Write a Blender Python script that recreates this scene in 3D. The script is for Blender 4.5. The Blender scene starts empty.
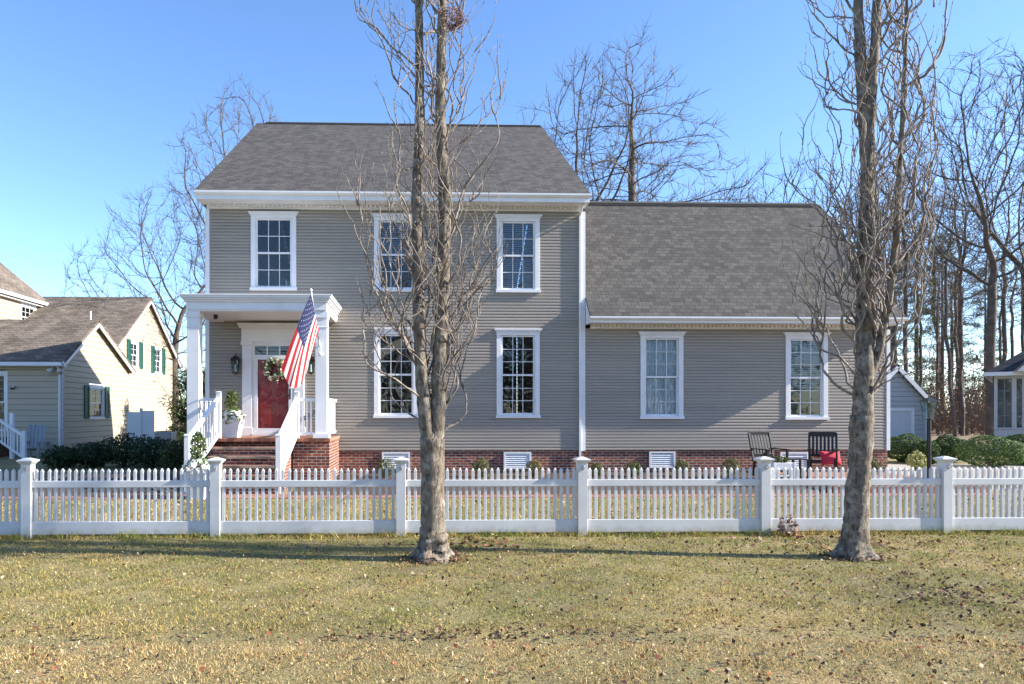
import bpy, math, random
import numpy as np
from mathutils import Vector
sc = bpy.context.scene
COL = sc.collection
RND = random.Random(7)
NP = np.random.RandomState(5)
# ---------------------------------------------------------------- survey of the photograph
F = 720.0; PX = 442.0; PY = 413.0; H = 1.64
_a = math.atan(.03); SN = math.sin(_a); CS = math.cos(_a)
def P(px, py, Y):
    a = (px-PX)/F; dx = SN+CS*a; dy = CS-SN*a; t = Y/dy
    return (t*dx, Y, H+t*(PY-py)/F)
def Xp(px, Y): return P(px, 0, Y)[0]
def Yx(px, X):
    a = (px-PX)/F; return X*(CS-SN*a)/(SN+CS*a)
def Zx(px, py, X): return P(px, py, Yx(px, X))[2]
# ---------------------------------------------------------------- materials
MATS = {}
def nt(name):
    m = bpy.data.materials.new(name); m.use_nodes = True
    n = m.node_tree; return m, n, n.nodes['Principled BSDF']
def mat(name, col, rough=.6, var=.12, scale=8.0, bump=0.0, bscale=40.0, metal=0.0, spec=None, stretch=None, col2=None):
    """plain procedural paint / stone / bark: two noises vary the colour, a third one the relief"""
    if name in MATS: return MATS[name]
    m, n, b = nt(name); N = n.nodes; L = n.links
    tc = N.new('ShaderNodeTexCoord'); mp = N.new('ShaderNodeMapping')
    L.new(tc.outputs['Object'], mp.inputs['Vector'])
    if stretch: mp.inputs['Scale'].default_value = stretch
    no = N.new('ShaderNodeTexNoise'); no.inputs['Scale'].default_value = scale; no.inputs['Detail'].default_value = 6
    L.new(mp.outputs[0], no.inputs['Vector'])
    cr = N.new('ShaderNodeValToRGB'); L.new(no.outputs['Fac'], cr.inputs['Fac'])
    c2 = col2 or tuple(min(1, c*(1+var)) for c in col); c1 = tuple(c*(1-var) for c in col) if not col2 else col
    cr.color_ramp.elements[0].position = .3; cr.color_ramp.elements[0].color = (*c1, 1)
    cr.color_ramp.elements[1].position = .7; cr.color_ramp.elements[1].color = (*c2, 1)
    L.new(cr.outputs[0], b.inputs['Base Color'])
    b.inputs['Roughness'].default_value = rough; b.inputs['Metallic'].default_value = metal
    if spec is not None: b.inputs['Specular IOR Level'].default_value = spec
    if bump:
        n2 = N.new('ShaderNodeTexNoise'); n2.inputs['Scale'].default_value = bscale; n2.inputs['Detail'].default_value = 5
        L.new(mp.outputs[0], n2.inputs['Vector'])
        bp = N.new('ShaderNodeBump'); bp.inputs['Strength'].default_value = bump; bp.inputs['Distance'].default_value = .02
        L.new(n2.outputs['Fac'], bp.inputs['Height']); L.new(bp.outputs[0], b.inputs['Normal'])
    MATS[name] = m; return m
def mat_attr(name, rough=.7, trans=0.0, jitter=.0):
    """colour stored per leaf / blade"""
    m, n, b = nt(name); at = n.nodes.new('ShaderNodeAttribute'); at.attribute_name = 'tint'
    n.links.new(at.outputs['Color'], b.inputs['Base Color']); b.inputs['Roughness'].default_value = rough
    b.inputs['Specular IOR Level'].default_value = .25
    if trans:
        t = n.nodes.new('ShaderNodeBsdfTranslucent'); n.links.new(at.outputs['Color'], t.inputs['Color'])
        mx = n.nodes.new('ShaderNodeMixShader'); mx.inputs[0].default_value = trans
        n.links.new(b.outputs[0], mx.inputs[1]); n.links.new(t.outputs[0], mx.inputs[2])
        n.links.new(mx.outputs[0], n.nodes['Material Output'].inputs['Surface'])
    return m
def mat_course(name, kind, cols, mortar, bw, rh, msize, axis='x', sinp=1.0, rough=.85, bump=.5, noise_amt=.35, nscale=3.0):
    """courses laid along an axis: shingles (v = height / sin pitch) or bricks"""
    m, n, b = nt(name); N = n.nodes; L = n.links
    tc = N.new('ShaderNodeNewGeometry'); sp = N.new('ShaderNodeSeparateXYZ'); L.new(tc.outputs['Position'], sp.inputs[0])
    cb = N.new('ShaderNodeCombineXYZ')
    if axis == 'x': L.new(sp.outputs['X'], cb.inputs[0])
    elif axis == 'y': L.new(sp.outputs['Y'], cb.inputs[0])
    else:
        ad = N.new('ShaderNodeMath'); L.new(sp.outputs['X'], ad.inputs[0]); L.new(sp.outputs['Y'], ad.inputs[1]); L.new(ad.outputs[0], cb.inputs[0])
    dv = N.new('ShaderNodeMath'); dv.operation = 'DIVIDE'; dv.inputs[1].default_value = sinp
    if kind == 'flat': L.new(sp.outputs['Y'], dv.inputs[0])
    else: L.new(sp.outputs['Z'], dv.inputs[0])
    L.new(dv.outputs[0], cb.inputs[1])
    br = N.new('ShaderNodeTexBrick'); L.new(cb.outputs[0], br.inputs['Vector'])
    br.inputs['Scale'].default_value = 1; br.inputs['Brick Width'].default_value = bw; br.inputs['Row Height'].default_value = rh
    br.inputs['Mortar Size'].default_value = msize; br.inputs['Mortar Smooth'].default_value = .1; br.offset_frequency = 2
    if kind == 'shingle': br.offset = .37
    br.inputs['Color1'].default_value = (*cols[0], 1); br.inputs['Color2'].default_value = (*cols[1], 1); br.inputs['Mortar'].default_value = (*mortar, 1)
    br.inputs['Bias'].default_value = 0
    no = N.new('ShaderNodeTexNoise'); no.inputs['Scale'].default_value = nscale; no.inputs['Detail'].default_value = 8; no.inputs['Roughness'].default_value = .65
    L.new(tc.outputs['Position'], no.inputs['Vector'])
    mr = N.new('ShaderNodeMapRange'); mr.inputs['From Min'].default_value = .3; mr.inputs['From Max'].default_value = .7
    mr.inputs['To Min'].default_value = 1-noise_amt; mr.inputs['To Max'].default_value = 1+noise_amt; L.new(no.outputs['Fac'], mr.inputs['Value'])
    mx = N.new('ShaderNodeMix'); mx.data_type = 'RGBA'; mx.blend_type = 'MULTIPLY'; mx.inputs[0].default_value = 1
    L.new(br.outputs['Color'], mx.inputs[6]); L.new(mr.outputs[0], mx.inputs[7]); L.new(mx.outputs[2], b.inputs['Base Color'])
    b.inputs['Roughness'].default_value = rough; b.inputs['Specular IOR Level'].default_value = .2
    n2 = N.new('ShaderNodeTexNoise'); n2.inputs['Scale'].default_value = 60; L.new(tc.outputs['Position'], n2.inputs['Vector'])
    md = N.new('ShaderNodeMath'); md.operation = 'MULTIPLY_ADD'; md.inputs[1].default_value = -1.0; L.new(br.outputs['Fac'], md.inputs[0]); L.new(n2.outputs['Fac'], md.inputs[2])
    bp = N.new('ShaderNodeBump'); bp.inputs['Strength'].default_value = bump; bp.inputs['Distance'].default_value = .012
    L.new(md.outputs[0], bp.inputs['Height']); L.new(bp.outputs[0], b.inputs['Normal'])
    MATS[name] = m; return m
def mat_glass(name, tint=(.9, .95, 1), refl=1.0, wave=.12):
    m, n, b = nt(name); N = n.nodes; L = n.links; N.remove(b)
    tr = N.new('ShaderNodeBsdfTransparent'); tr.inputs[0].default_value = (*tint, 1)
    gl = N.new('ShaderNodeBsdfGlossy'); gl.inputs['Roughness'].default_value = .02
    no = N.new('ShaderNodeTexNoise'); no.inputs['Scale'].default_value = 2.2
    ge = N.new('ShaderNodeNewGeometry'); L.new(ge.outputs['Position'], no.inputs['Vector'])
    bp = N.new('ShaderNodeBump'); bp.inputs['Strength'].default_value = wave; bp.inputs['Distance'].default_value = .05
    L.new(no.outputs['Fac'], bp.inputs['Height']); L.new(bp.outputs[0], gl.inputs['Normal'])
    fr = N.new('ShaderNodeFresnel'); fr.inputs['IOR'].default_value = 1.5
    ml = N.new('ShaderNodeMath'); ml.operation = 'MULTIPLY_ADD'; ml.inputs[1].default_value = 1.0*refl; ml.inputs[2].default_value = .0*refl; ml.use_clamp = True
    L.new(fr.outputs[0], ml.inputs[0])
    mx = N.new('ShaderNodeMixShader'); L.new(ml.outputs[0], mx.inputs[0]); L.new(tr.outputs[0], mx.inputs[1]); L.new(gl.outputs[0], mx.inputs[2])
    L.new(mx.outputs[0], N['Material Output'].inputs['Surface']); MATS[name] = m; return m

WHITE = mat('white_paint', (.72, .73, .75), .45, .05, 3, .08, 25)
VINYL = mat('white_vinyl', (.60, .62, .65), .38, .06, 2.2, .03, 20)
def splash(m):
    n = m.node_tree; N = n.nodes; L = n.links; b = N['Principled BSDF']; src = b.inputs['Base Color'].links[0].from_socket
    g = N.new('ShaderNodeNewGeometry'); sp = N.new('ShaderNodeSeparateXYZ'); L.new(g.outputs['Position'], sp.inputs[0])
    no = N.new('ShaderNodeTexNoise'); no.inputs['Scale'].default_value = 7; no.inputs['Detail'].default_value = 8; no.inputs['Roughness'].default_value = .75; L.new(g.outputs['Position'], no.inputs['Vector'])
    a = N.new('ShaderNodeMath'); a.operation = 'MULTIPLY_ADD'; a.inputs[1].default_value = -2.6; a.inputs[2].default_value = -.02; L.new(sp.outputs['Z'], a.inputs[0])
    c = N.new('ShaderNodeMath'); c.operation = 'ADD'; L.new(a.outputs[0], c.inputs[0]); L.new(no.outputs['Fac'], c.inputs[1])
    mr = N.new('ShaderNodeMapRange'); mr.inputs['From Min'].default_value = .12; mr.inputs['From Max'].default_value = .55; mr.inputs['To Max'].default_value = .8; L.new(c.outputs[0], mr.inputs['Value'])
    mx = N.new('ShaderNodeMix'); mx.data_type = 'RGBA'; L.new(mr.outputs[0], mx.inputs[0]); L.new(src, mx.inputs[6]); mx.inputs[7].default_value = (.30, .29, .21, 1); L.new(mx.outputs[2], b.inputs['Base Color'])
FENCEV = mat('weathered_white_vinyl', (.61, .615, .62), .42, .07, 2.6, .03, 20); splash(FENCEV)
def bark(name, dark, mid, pale, sc=26):
    m, n, b = nt(name); N = n.nodes; L = n.links; tc = N.new('ShaderNodeTexCoord')
    mp = N.new('ShaderNodeMapping'); mp.inputs['Scale'].default_value = (1, 1, .28); L.new(tc.outputs['Object'], mp.inputs[0])
    f = N.new('ShaderNodeTexNoise'); f.inputs['Scale'].default_value = sc; f.inputs['Detail'].default_value = 7; f.inputs['Roughness'].default_value = .65; f.inputs['Distortion'].default_value = .6; L.new(mp.outputs[0], f.inputs['Vector'])
    c1 = N.new('ShaderNodeValToRGB'); L.new(f.outputs['Fac'], c1.inputs[0]); e = c1.color_ramp.elements; e[0].position = .36; e[0].color = (*dark, 1); e[1].position = .56; e[1].color = (*mid, 1)
    g = N.new('ShaderNodeTexNoise'); g.inputs['Scale'].default_value = 9; g.inputs['Detail'].default_value = 8; g.inputs['Roughness'].default_value = .7; L.new(tc.outputs['Object'], g.inputs['Vector'])
    c2 = N.new('ShaderNodeValToRGB'); L.new(g.outputs['Fac'], c2.inputs[0]); e = c2.color_ramp.elements; e[0].position = .50; e[0].color = (0, 0, 0, 1); e[1].position = .60; e[1].color = (.75, .75, .75, 1)
    mx = N.new('ShaderNodeMix'); mx.data_type = 'RGBA'; L.new(c2.outputs[0], mx.inputs[0]); L.new(c1.outputs[0], mx.inputs[6]); mx.inputs[7].default_value = (*pale, 1); L.new(mx.outputs[2], b.inputs['Base Color'])
    b.inputs['Roughness'].default_value = .95; b.inputs['Specular IOR Level'].default_value = .15
    bp = N.new('ShaderNodeBump'); bp.inputs['Strength'].default_value = 1; bp.inputs['Distance'].default_value = .022; L.new(f.outputs['Fac'], bp.inputs['Height']); L.new(bp.outputs[0], b.inputs['Normal']); return m
SIDING = mat('taupe_siding', (.305, .272, .232), .5, .09, 1.1, .03, 60, stretch=(.3, .3, 4))
CREAM = mat('cream_siding', (.42, .362, .275), .55, .06, 1.3, .03, 60, stretch=(.3, .3, 4))
PALE = mat('pale_siding', (.42, .43, .44), .55, .06, 1.3, .03, 60, stretch=(.3, .3, 4))
RIDGE = mat('ridge_cap', (.045, .043, .042), .95, .2, 8, .3, 30)
BLACK = mat('black_paint', (.012, .012, .014), .35, .2, 20, .05, 60)
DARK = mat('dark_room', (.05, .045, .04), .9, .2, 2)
RED = mat('red_door_paint', (.27, .016, .02), .4, .05, 3, .04, 15)
GREENSH = mat('green_shutter_paint', (.008, .085, .06), .5, .1, 6, .05, 30)
SHADEW = mat('shaded_white_trim', (.45, .46, .48), .5, .06, 3)  # white of the sunroom frames, greyed to paint in their shade
GALV = mat('brushed_metal', (.45, .45, .45), .35, .1, 8, .05, 40, .8)
CONC = mat('concrete', (.33, .285, .235), .9, .14, 3, .25, 50)
BRICK = mat_course('red_brick', 'brick', [(.30, .085, .05), (.11, .04, .034)], (.33, .28, .24), .2, .067, .011, 'xy', 1, .9, .8, .35, 6)
BRICKF = mat_course('brick_paving', 'flat', [(.36, .15, .085), (.24, .10, .07)], (.28, .23, .18), .2, .1, .01, 'x', 1, .9, .6, .3, 5)
SHIN1 = mat_course('roof_shingle_main', 'shingle', [(.099, .093, .088), (.056, .053, .052)], (.045, .042, .04), .19, .143, .008, 'x', math.sin(math.radians(32.6)), .95, .5, .16, 5)
SHIN2 = mat_course('roof_shingle_wing', 'shingle', [(.103, .098, .092), (.060, .057, .056)], (.045, .042, .04), .19, .143, .008, 'x', math.sin(math.radians(46)), .95, .5, .16, 5)
SHIN3 = mat_course('roof_shingle_tan', 'shingle', [(.20, .165, .135), (.12, .10, .083)], (.06, .05, .045), .34, .143, .012, 'x', .6, .95, .6, .4, .9)
SHIN4 = mat_course('roof_shingle_tan_side', 'shingle', [(.20, .165, .135), (.12, .10, .083)], (.06, .05, .045), .34, .143, .012, 'y', .6, .95, .6, .35, .9)
SHIN5 = mat_course('roof_shingle_dark', 'shingle', [(.07, .075, .085), (.04, .042, .05)], (.02, .02, .022), .34, .143, .012, 'xy', .5, .95, .6, .3, 1)
GLASS = mat_glass('window_glass')
GLASSL = mat_glass('lantern_glass', (.8, .9, .85), 1.3)
GLASSD = mat_glass('storm_door_glass', (.97, .97, .98), .22, .02)
BLIND = mat('blind_slats', (.62, .60, .55), .6, .05, 6)
CURT = mat('curtain_cloth', (.78, .80, .76), .9, .1, 5, .1, 20, stretch=(8, 8, .4))
PEARB = bark('grey_tan_bark', (.06, .048, .038), (.20, .165, .13), (.32, .295, .24))
TWIG = mat('twig_bark', (.115, .09, .072), .8, .3, 9, .3, 60, col2=(.33, .275, .23))
BGB = mat('far_bark', (.055, .043, .035), .9, .3, 4, .4, 20, col2=(.125, .098, .078))
WOODB = mat('wood_bark', (.065, .05, .042), .9, .3, 4, .4, 20, col2=(.15, .115, .09))
LEAFM = mat_attr('leaf_tint', .6, .25)
GRASSM = mat_attr('grass_tint', .75, .3)
LITTERM = mat_attr('litter_tint', .85, .1)
# ---------------------------------------------------------------- mesh builder
def wloc(o):
    v = Vector((0, 0, 0))
    while o is not None: v += o.location; o = o.parent
    return v
class MB:
    def __init__(s, tf=None, flip=False): s.v = []; s.f = []; s.m = []; s.tf = tf; s.flip = flip; s.uv = None
    def add(s, vs, fs, m=0):
        k = len(s.v)
        if s.tf: vs = [s.tf(*p) for p in vs]
        s.v += [tuple(p) for p in vs]
        for f in fs:
            f = [i+k for i in f]
            s.f.append(f[::-1] if s.flip else f); s.m.append(m)
        return s
    def box(s, x0, x1, y0, y1, z0, z1, m=0):
        if x0 > x1: x0, x1 = x1, x0
        if y0 > y1: y0, y1 = y1, y0
        if z0 > z1: z0, z1 = z1, z0
        return s.add([(x0,y0,z0),(x1,y0,z0),(x1,y1,z0),(x0,y1,z0),(x0,y0,z1),(x1,y0,z1),(x1,y1,z1),(x0,y1,z1)],
              [(0,3,2,1),(4,5,6,7),(0,1,5,4),(1,2,6,5),(2,3,7,6),(3,0,4,7)], m)
    def taper(s, cx, cy, z0, z1, a0, b0, a1, b1, m=0):
        return s.add([(cx-a0,cy-b0,z0),(cx+a0,cy-b0,z0),(cx+a0,cy+b0,z0),(cx-a0,cy+b0,z0),(cx-a1,cy-b1,z1),(cx+a1,cy-b1,z1),(cx+a1,cy+b1,z1),(cx-a1,cy+b1,z1)],
              [(0,3,2,1),(4,5,6,7),(0,1,5,4),(1,2,6,5),(2,3,7,6),(3,0,4,7)], m)
    def poly(s, pts, m=0): return s.add(pts, [list(range(len(pts)))], m)
    def slab(s, a, b, c, d, t, m=0):
        """four top corners (counter-clockwise from above), thickness t downwards"""
        n = (Vector(b)-Vector(a)).cross(Vector(d)-Vector(a)).normalized()
        if n.z < 0: n = -n
        lo = [tuple(Vector(p)-n*t) for p in (a, b, c, d)]
        return s.add([a,b,c,d]+lo, [(0,1,2,3),(7,6,5,4),(0,4,5,1),(1,5,6,2),(2,6,7,3),(3,7,4,0)], m)
    def bar(s, p, q, w, h, m=0, up=(0,0,1)):
        """rectangular bar between two points, w across, h along up"""
        p = Vector(p); q = Vector(q); d = (q-p).normalized(); u = Vector(up); r = d.cross(u).normalized(); u = r.cross(d).normalized()
        vs = []
        for e in (p, q):
            for i, j in ((-1,-1),(1,-1),(1,1),(-1,1)): vs.append(tuple(e+r*(i*w/2)+u*(j*h/2)))
        return s.add(vs, [(3,2,1,0),(4,5,6,7),(0,1,5,4),(1,2,6,5),(2,3,7,6),(3,0,4,7)], m)
    def prism(s, prof, u0, u1, m=0):
        """profile of (n, z) points extruded along u (first axis)"""
        k = len(prof); vs = [(u0, a, b) for a, b in prof]+[(u1, a, b) for a, b in prof]
        return s.add(vs, [list(range(k))[::-1], list(range(k, 2*k))]+[(i, (i+1) % k, k+(i+1) % k, k+i) for i in range(k)], m)
    def tube(s, pts, rad, n=6, m=0, cap=True):
        pts = [Vector(p) for p in pts]; k = len(pts); vs = []; fs = []
        ref = Vector((.31, .95, .11))
        for i, p in enumerate(pts):
            d = (pts[min(i+1, k-1)]-pts[max(i-1, 0)])
            if d.length < 1e-6: d = Vector((0, 0, 1))
            d.normalize(); a = d.cross(ref)
            if a.length < .05: a = d.cross(Vector((1, 0, 0)))
            a.normalize(); b = d.cross(a); r = rad[i] if isinstance(rad, (list, tuple)) else rad
            for j in range(n):
                t = 2*math.pi*j/n; vs.append(tuple(p+a*(r*math.cos(t))+b*(r*math.sin(t))))
        for i in range(k-1):
            for j in range(n):
                j2 = (j+1) % n; fs.append((i*n+j, i*n+j2, (i+1)*n+j2, (i+1)*n+j))
        if cap: fs.append(list(range(n))[::-1]); fs.append([(k-1)*n+j for j in range(n)])
        return s.add(vs, fs, m)
    def lathe(s, c, prof, n=16, m=0):
        vs = []; fs = []; k = len(prof)
        for r, z in prof:
            for j in range(n):
                t = 2*math.pi*j/n; vs.append((c[0]+r*math.cos(t), c[1]+r*math.sin(t), c[2]+z))
        for i in range(k-1):
            for j in range(n):
                j2 = (j+1) % n; fs.append((i*n+j, i*n+j2, (i+1)*n+j2, (i+1)*n+j))
        fs.append(list(range(n))[::-1]); fs.append([(k-1)*n+j for j in range(n)])
        return s.add(vs, fs, m)
    def build(s, name, mats, parent=None, smooth=False, bevel=0.0):
        me = bpy.data.meshes.new(name); o = bpy.data.objects.new(name, me); COL.objects.link(o)
        w = Vector((0, 0, 0))
        if parent is not None: o.parent = parent; w = wloc(parent)
        me.from_pydata([(p[0]-w.x, p[1]-w.y, p[2]-w.z) for p in s.v], [], s.f)
        for mm in (mats if isinstance(mats, (list, tuple)) else [mats]): me.materials.append(mm)
        me.polygons.foreach_set('material_index', s.m)
        if smooth: me.polygons.foreach_set('use_smooth', [True]*len(me.polygons))
        me.update()
        if bevel:
            b = o.modifiers.new('edge', 'BEVEL'); b.width = bevel; b.segments = 2; b.limit_method = 'ANGLE'
        return o
def tag(o, label=None, cat=None, group=None, kind=None):
    if label: o['label'] = label
    if cat: o['category'] = cat
    if group: o['group'] = group
    if kind: o['kind'] = kind
    return o
def thing(name, loc, label, cat, group=None):
    o = bpy.data.objects.new(name, None); COL.objects.link(o); o.location = loc; o.empty_display_size = .2
    return tag(o, label, cat, group)
def copy_tree(o, parent=None):
    c = o.copy(); COL.objects.link(c)
    if parent is not None: c.parent = parent
    for ch in list(o.children): copy_tree(ch, c)
    return c
def arr_mesh(name, verts, faces_n, mats, parent=None, tint=None):
    """verts (N,3) used in order by faces of faces_n corners each; tint (F,3) one colour per face"""
    me = bpy.data.meshes.new(name); nv = len(verts); nf = nv//faces_n
    w = wloc(parent) if parent is not None else Vector((0, 0, 0))
    me.vertices.add(nv); me.vertices.foreach_set('co', (verts-np.array([w.x, w.y, w.z])).astype(np.float32).ravel())
    me.loops.add(nv); me.loops.foreach_set('vertex_index', np.arange(nv, dtype=np.int32))
    me.polygons.add(nf); me.polygons.foreach_set('loop_start', np.arange(0, nv, faces_n, dtype=np.int32))
    me.polygons.foreach_set('loop_total', np.full(nf, faces_n, dtype=np.int32))
    if tint is not None:
        at = me.attributes.new('tint', 'FLOAT_COLOR', 'FACE')
        at.data.foreach_set('color', np.concatenate([tint, np.ones((nf, 1))], 1).astype(np.float32).ravel())
    me.materials.append(mats); me.update(); me.validate()
    o = bpy.data.objects.new(name, me); COL.objects.link(o)
    if parent is not None: o.parent = parent
    return o
def front(Y0): return dict(tf=lambda u, n, z: (u, Y0-n, z), flip=True)        # wall facing the street
def east(X0): return dict(tf=lambda u, n, z: (X0+n, u, z), flip=True)         # wall facing right
def west(X0): return dict(tf=lambda u, n, z: (X0-n, u, z), flip=False)
def rear(Y0): return dict(tf=lambda u, n, z: (u, Y0+n, z), flip=False)
def lap(mb, u0, u1, z0, z1, pitch, holes=(), lip=.021, flat=.5, urange=None, m=0):
    """lap siding: each course a flat face, a bevel that catches the sun, and the lip of the next one"""
    k = 0; z = z0
    while z < z1-1e-4:
        zt = min(z+pitch, z1); zm = (z+zt)/2
        a, b = (u0, u1) if urange is None else urange(zm)
        if b-a > .02:
            iv = [(a, b)]
            for h0, h1, g0, g1 in holes:
                if g0 <= zm <= g1:
                    nv = []
                    for p, q in iv:
                        if h1 <= p or h0 >= q: nv.append((p, q)); continue
                        if h0 > p: nv.append((p, h0))
                        if h1 < q: nv.append((h1, q))
                    iv = nv
            zf = z+(zt-z)*flat; hi = .001
            for p, q in iv:
                mb.add([(p,lip,z),(q,lip,z),(q,lip,zf),(p,lip,zf),(p,hi,zt),(q,hi,zt),(p,lip,zt),(q,lip,zt)],
                       [(0,1,2,3),(3,2,5,4),(4,5,7,6)], m)
        z = zt
    return mb
# ---------------------------------------------------------------- windows
def window(parent, kw, u0, u1, z0, z1, cols=3, ru=2, rl=2, cover=None, casing=.115, crown=True, frame=WHITE, label=None, drop=1.0):
    c = MB(**kw); hd = .12; sl = .075
    if crown:
        c.box(u0-.06, u1+.06, 0, .085, z1-.035, z1); c.box(u0-.035, u1+.035, 0, .065, z1-.07, z1-.036); c.box(u0-.012, u1+.012, 0, .05, z1-.10, z1-.071)
    c.box(u0, u1, -.01, .04, z1-hd-.04, z1-.101 if crown else z1)
    c.box(u0, u0+casing, -.01, .04, z0+sl, z1-hd-.041); c.box(u1-casing, u1, -.01, .04, z0+sl, z1-hd-.041)
    c.box(u0-.02, u1+.02, -.01, .07, z0, z0+sl-.001)
    a0, a1, b0, b1 = u0+casing, u1-casing, z0+sl, z1-hd-.04
    t = .012; d = -.16                                                    # jamb boards lining the opening
    c.box(a0-t, a0+.004, d, -.0101, b0-t, b1+t); c.box(a1-.004, a1+t, d, -.0101, b0-t, b1+t)
    c.box(a0+.0041, a1-.0041, d, -.0101, b1-.004, b1+t); c.box(a0+.0041, a1-.0041, d, -.0101, b0-t, b0+.004)
    w = c.build('window', frame, parent, bevel=.004)
    if label: w['label'] = label
    fw = .045; bm = (b0+b1)/2; s = MB(**kw)
    for (q0, q1, n0, rows) in ((bm-.02, b1-.004, -.035, ru), (b0+.004, bm+.02, -.065, rl)):
        n1 = n0+.03
        s.box(a0+.005, a0+fw, n0, n1, q0, q1); s.box(a1-fw, a1-.005, n0, n1, q0, q1)
        s.box(a0+fw, a1-fw, n0, n1, q1-fw*.8, q1); s.box(a0+fw, a1-fw, n0, n1, q0, q0+fw)
        mu = .015; iw = (a1-a0-2*fw)/cols; ih = (q1-q0-1.8*fw)/rows
        for i in range(1, cols): s.box(a0+fw+i*iw-mu/2, a0+fw+i*iw+mu/2, n0+.006, n1-.004, q0+fw, q1-fw*.8)
        for j in range(1, rows): s.box(a0+fw, a1-fw, n0+.008, n1-.006, q0+fw+j*ih-mu/2, q0+fw+j*ih+mu/2)
    s.build('sash', frame, w)
    g = MB(**kw); g.box(a0+fw-.01, a1-fw+.01, -.024, -.021, bm, b1-fw*.7); g.box(a0+fw-.01, a1-fw+.01, -.054, -.051, b0+fw*.9, bm-.001)
    g.build('pane', GLASS, w)
    if cover == 'blind':
        b = MB(**kw); z = b1-.03; zl = b1-(b1-b0)*drop
        b.box(a0+.02, a1-.02, -.125, -.085, b1-.04, b1-.006)
        while z > zl:
            z -= .048; b.add([(a0+.02,-.125,z+.016),(a1-.02,-.125,z+.016),(a1-.02,-.085,z-.012),(a0+.02,-.085,z-.012)], [(0,1,2,3)])
        b.build('blind', BLIND, w)
    elif cover == 'curtain':
        b = MB(**kw); n = 60; vs = []; 
        for i in range(n+1):
            u = a0+.01+(a1-a0-.02)*i/n; k = -.11+.018*math.sin(i*1.3)+.008*math.sin(i*.37); vs += [(u, k, b0+.005), (u, k, b1-.005)]
        b.add(vs, [(2*i, 2*i+2, 2*i+3, 2*i+1) for i in range(n)]); b.build('curtain', CURT, w, smooth=True)
    return w, (a0, a1, b0, b1)
# ================================================================= OUR HOUSE
YW = 18.0
EZ, RZ, RY = 7.0, 11.38, 24.35             # main eave, ridge height and ridge line
WEZ, WRZ, WRY = 4.02, 7.88, 21.2           # wing
XL, XR, XE = -5.30, 4.12, 11.93            # corners
SB = .71                                   # bottom of the siding
house = thing('colonial_house', (0, YW, 0), 'two storey taupe colonial house with a lower wing, red front door and brick foundation', 'house')
WIN = {}
def W(k, x0, x1, z0, z1, **a):
    w, r = window(house, front(YW), x0, x1, z0, z1, **a); WIN[k] = (x0+.06, x1-.06, z0+.03, z1-.06); return r
r1 = W('a', -4.20, -3.08, 4.68, 6.63, label='uncovered upper window over the porch roof')
W('b', -1.155, -.06, 4.66, 6.60, cover='blind', drop=.55)
W('c', 1.907, 2.99, 4.655, 6.603, cover='blind')
W('d', -1.155, -.06, 1.515, 3.76, ru=3, rl=3)
W('e', 1.907, 2.99, 1.515, 3.75, ru=3, rl=3)
W('f', 5.54, 6.63, 1.488, 3.69, ru=3, rl=3, cover='curtain', label='curtained wing window')
W('g', 9.25, 10.335, 1.47, 3.68, ru=3, rl=3, cover='blind', drop=.62)
pitch = .0775
w = MB(**front(YW)); lap(w, XL, XR, SB, 6.725, pitch, [WIN[k] for k in 'abcde']); REAR = 30.7
def ur_main(z):
    if z <= 6.8: return (YW, REAR)
    k = (z-6.8)/(RZ-.15-6.8); return (YW+(RY-YW)*k, REAR-(REAR-RY)*k)
for kw in (west(XL), east(XR)):
    g = MB(**kw); lap(g, 0, 0, SB, RZ-.2, .155, urange=ur_main); w.v, n0 = w.v+g.v, len(w.v); w.f += [[i+n0 for i in f] for f in g.f]; w.m += g.m
w.box(XL, XR, REAR-YW, YW-REAR, 0, 0) if False else None
w.v, n0 = w.v+[(XL,REAR,0),(XR,REAR,0),(XR,REAR,6.8),(XL,REAR,6.8)], len(w.v); w.f.append([n0+3, n0+2, n0+1, n0]); w.m.append(0)
w.build('wall', SIDING, house)
w = MB(**front(YW)); lap(w, XR, XE, SB, 3.775, pitch, [WIN[k] for k in 'fg']); WREAR = 24.4
def ur_wing(z):
    if z <= 3.85: return (YW, WREAR)
    k = (z-3.85)/(WRZ-.15-3.85); return (YW+(WRY-YW)*k, WREAR-(WREAR-WRY)*k)
g = MB(**east(XE)); lap(g, 0, 0, SB, WRZ-.2, .155, urange=ur_wing); w.v, n0 = w.v+g.v, len(w.v); w.f += [[i+n0 for i in f] for f in g.f]; w.m += g.m
w.v, n0 = w.v+[(XR,WREAR,0),(XE,WREAR,0),(XE,WREAR,3.85),(XR,WREAR,3.85)], len(w.v); w.f.append([n0+3, n0+2, n0+1, n0]); w.m.append(0)
w.build('wall', SIDING, house)
f = MB(); f.box(XL+.02, XR, YW+.012, REAR-.02, -.3, SB+.004); f.box(XR+.001, XE-.02, YW+.016, WREAR-.02, -.3, SB+.003); f.build('foundation', BRICK, house)
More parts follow.
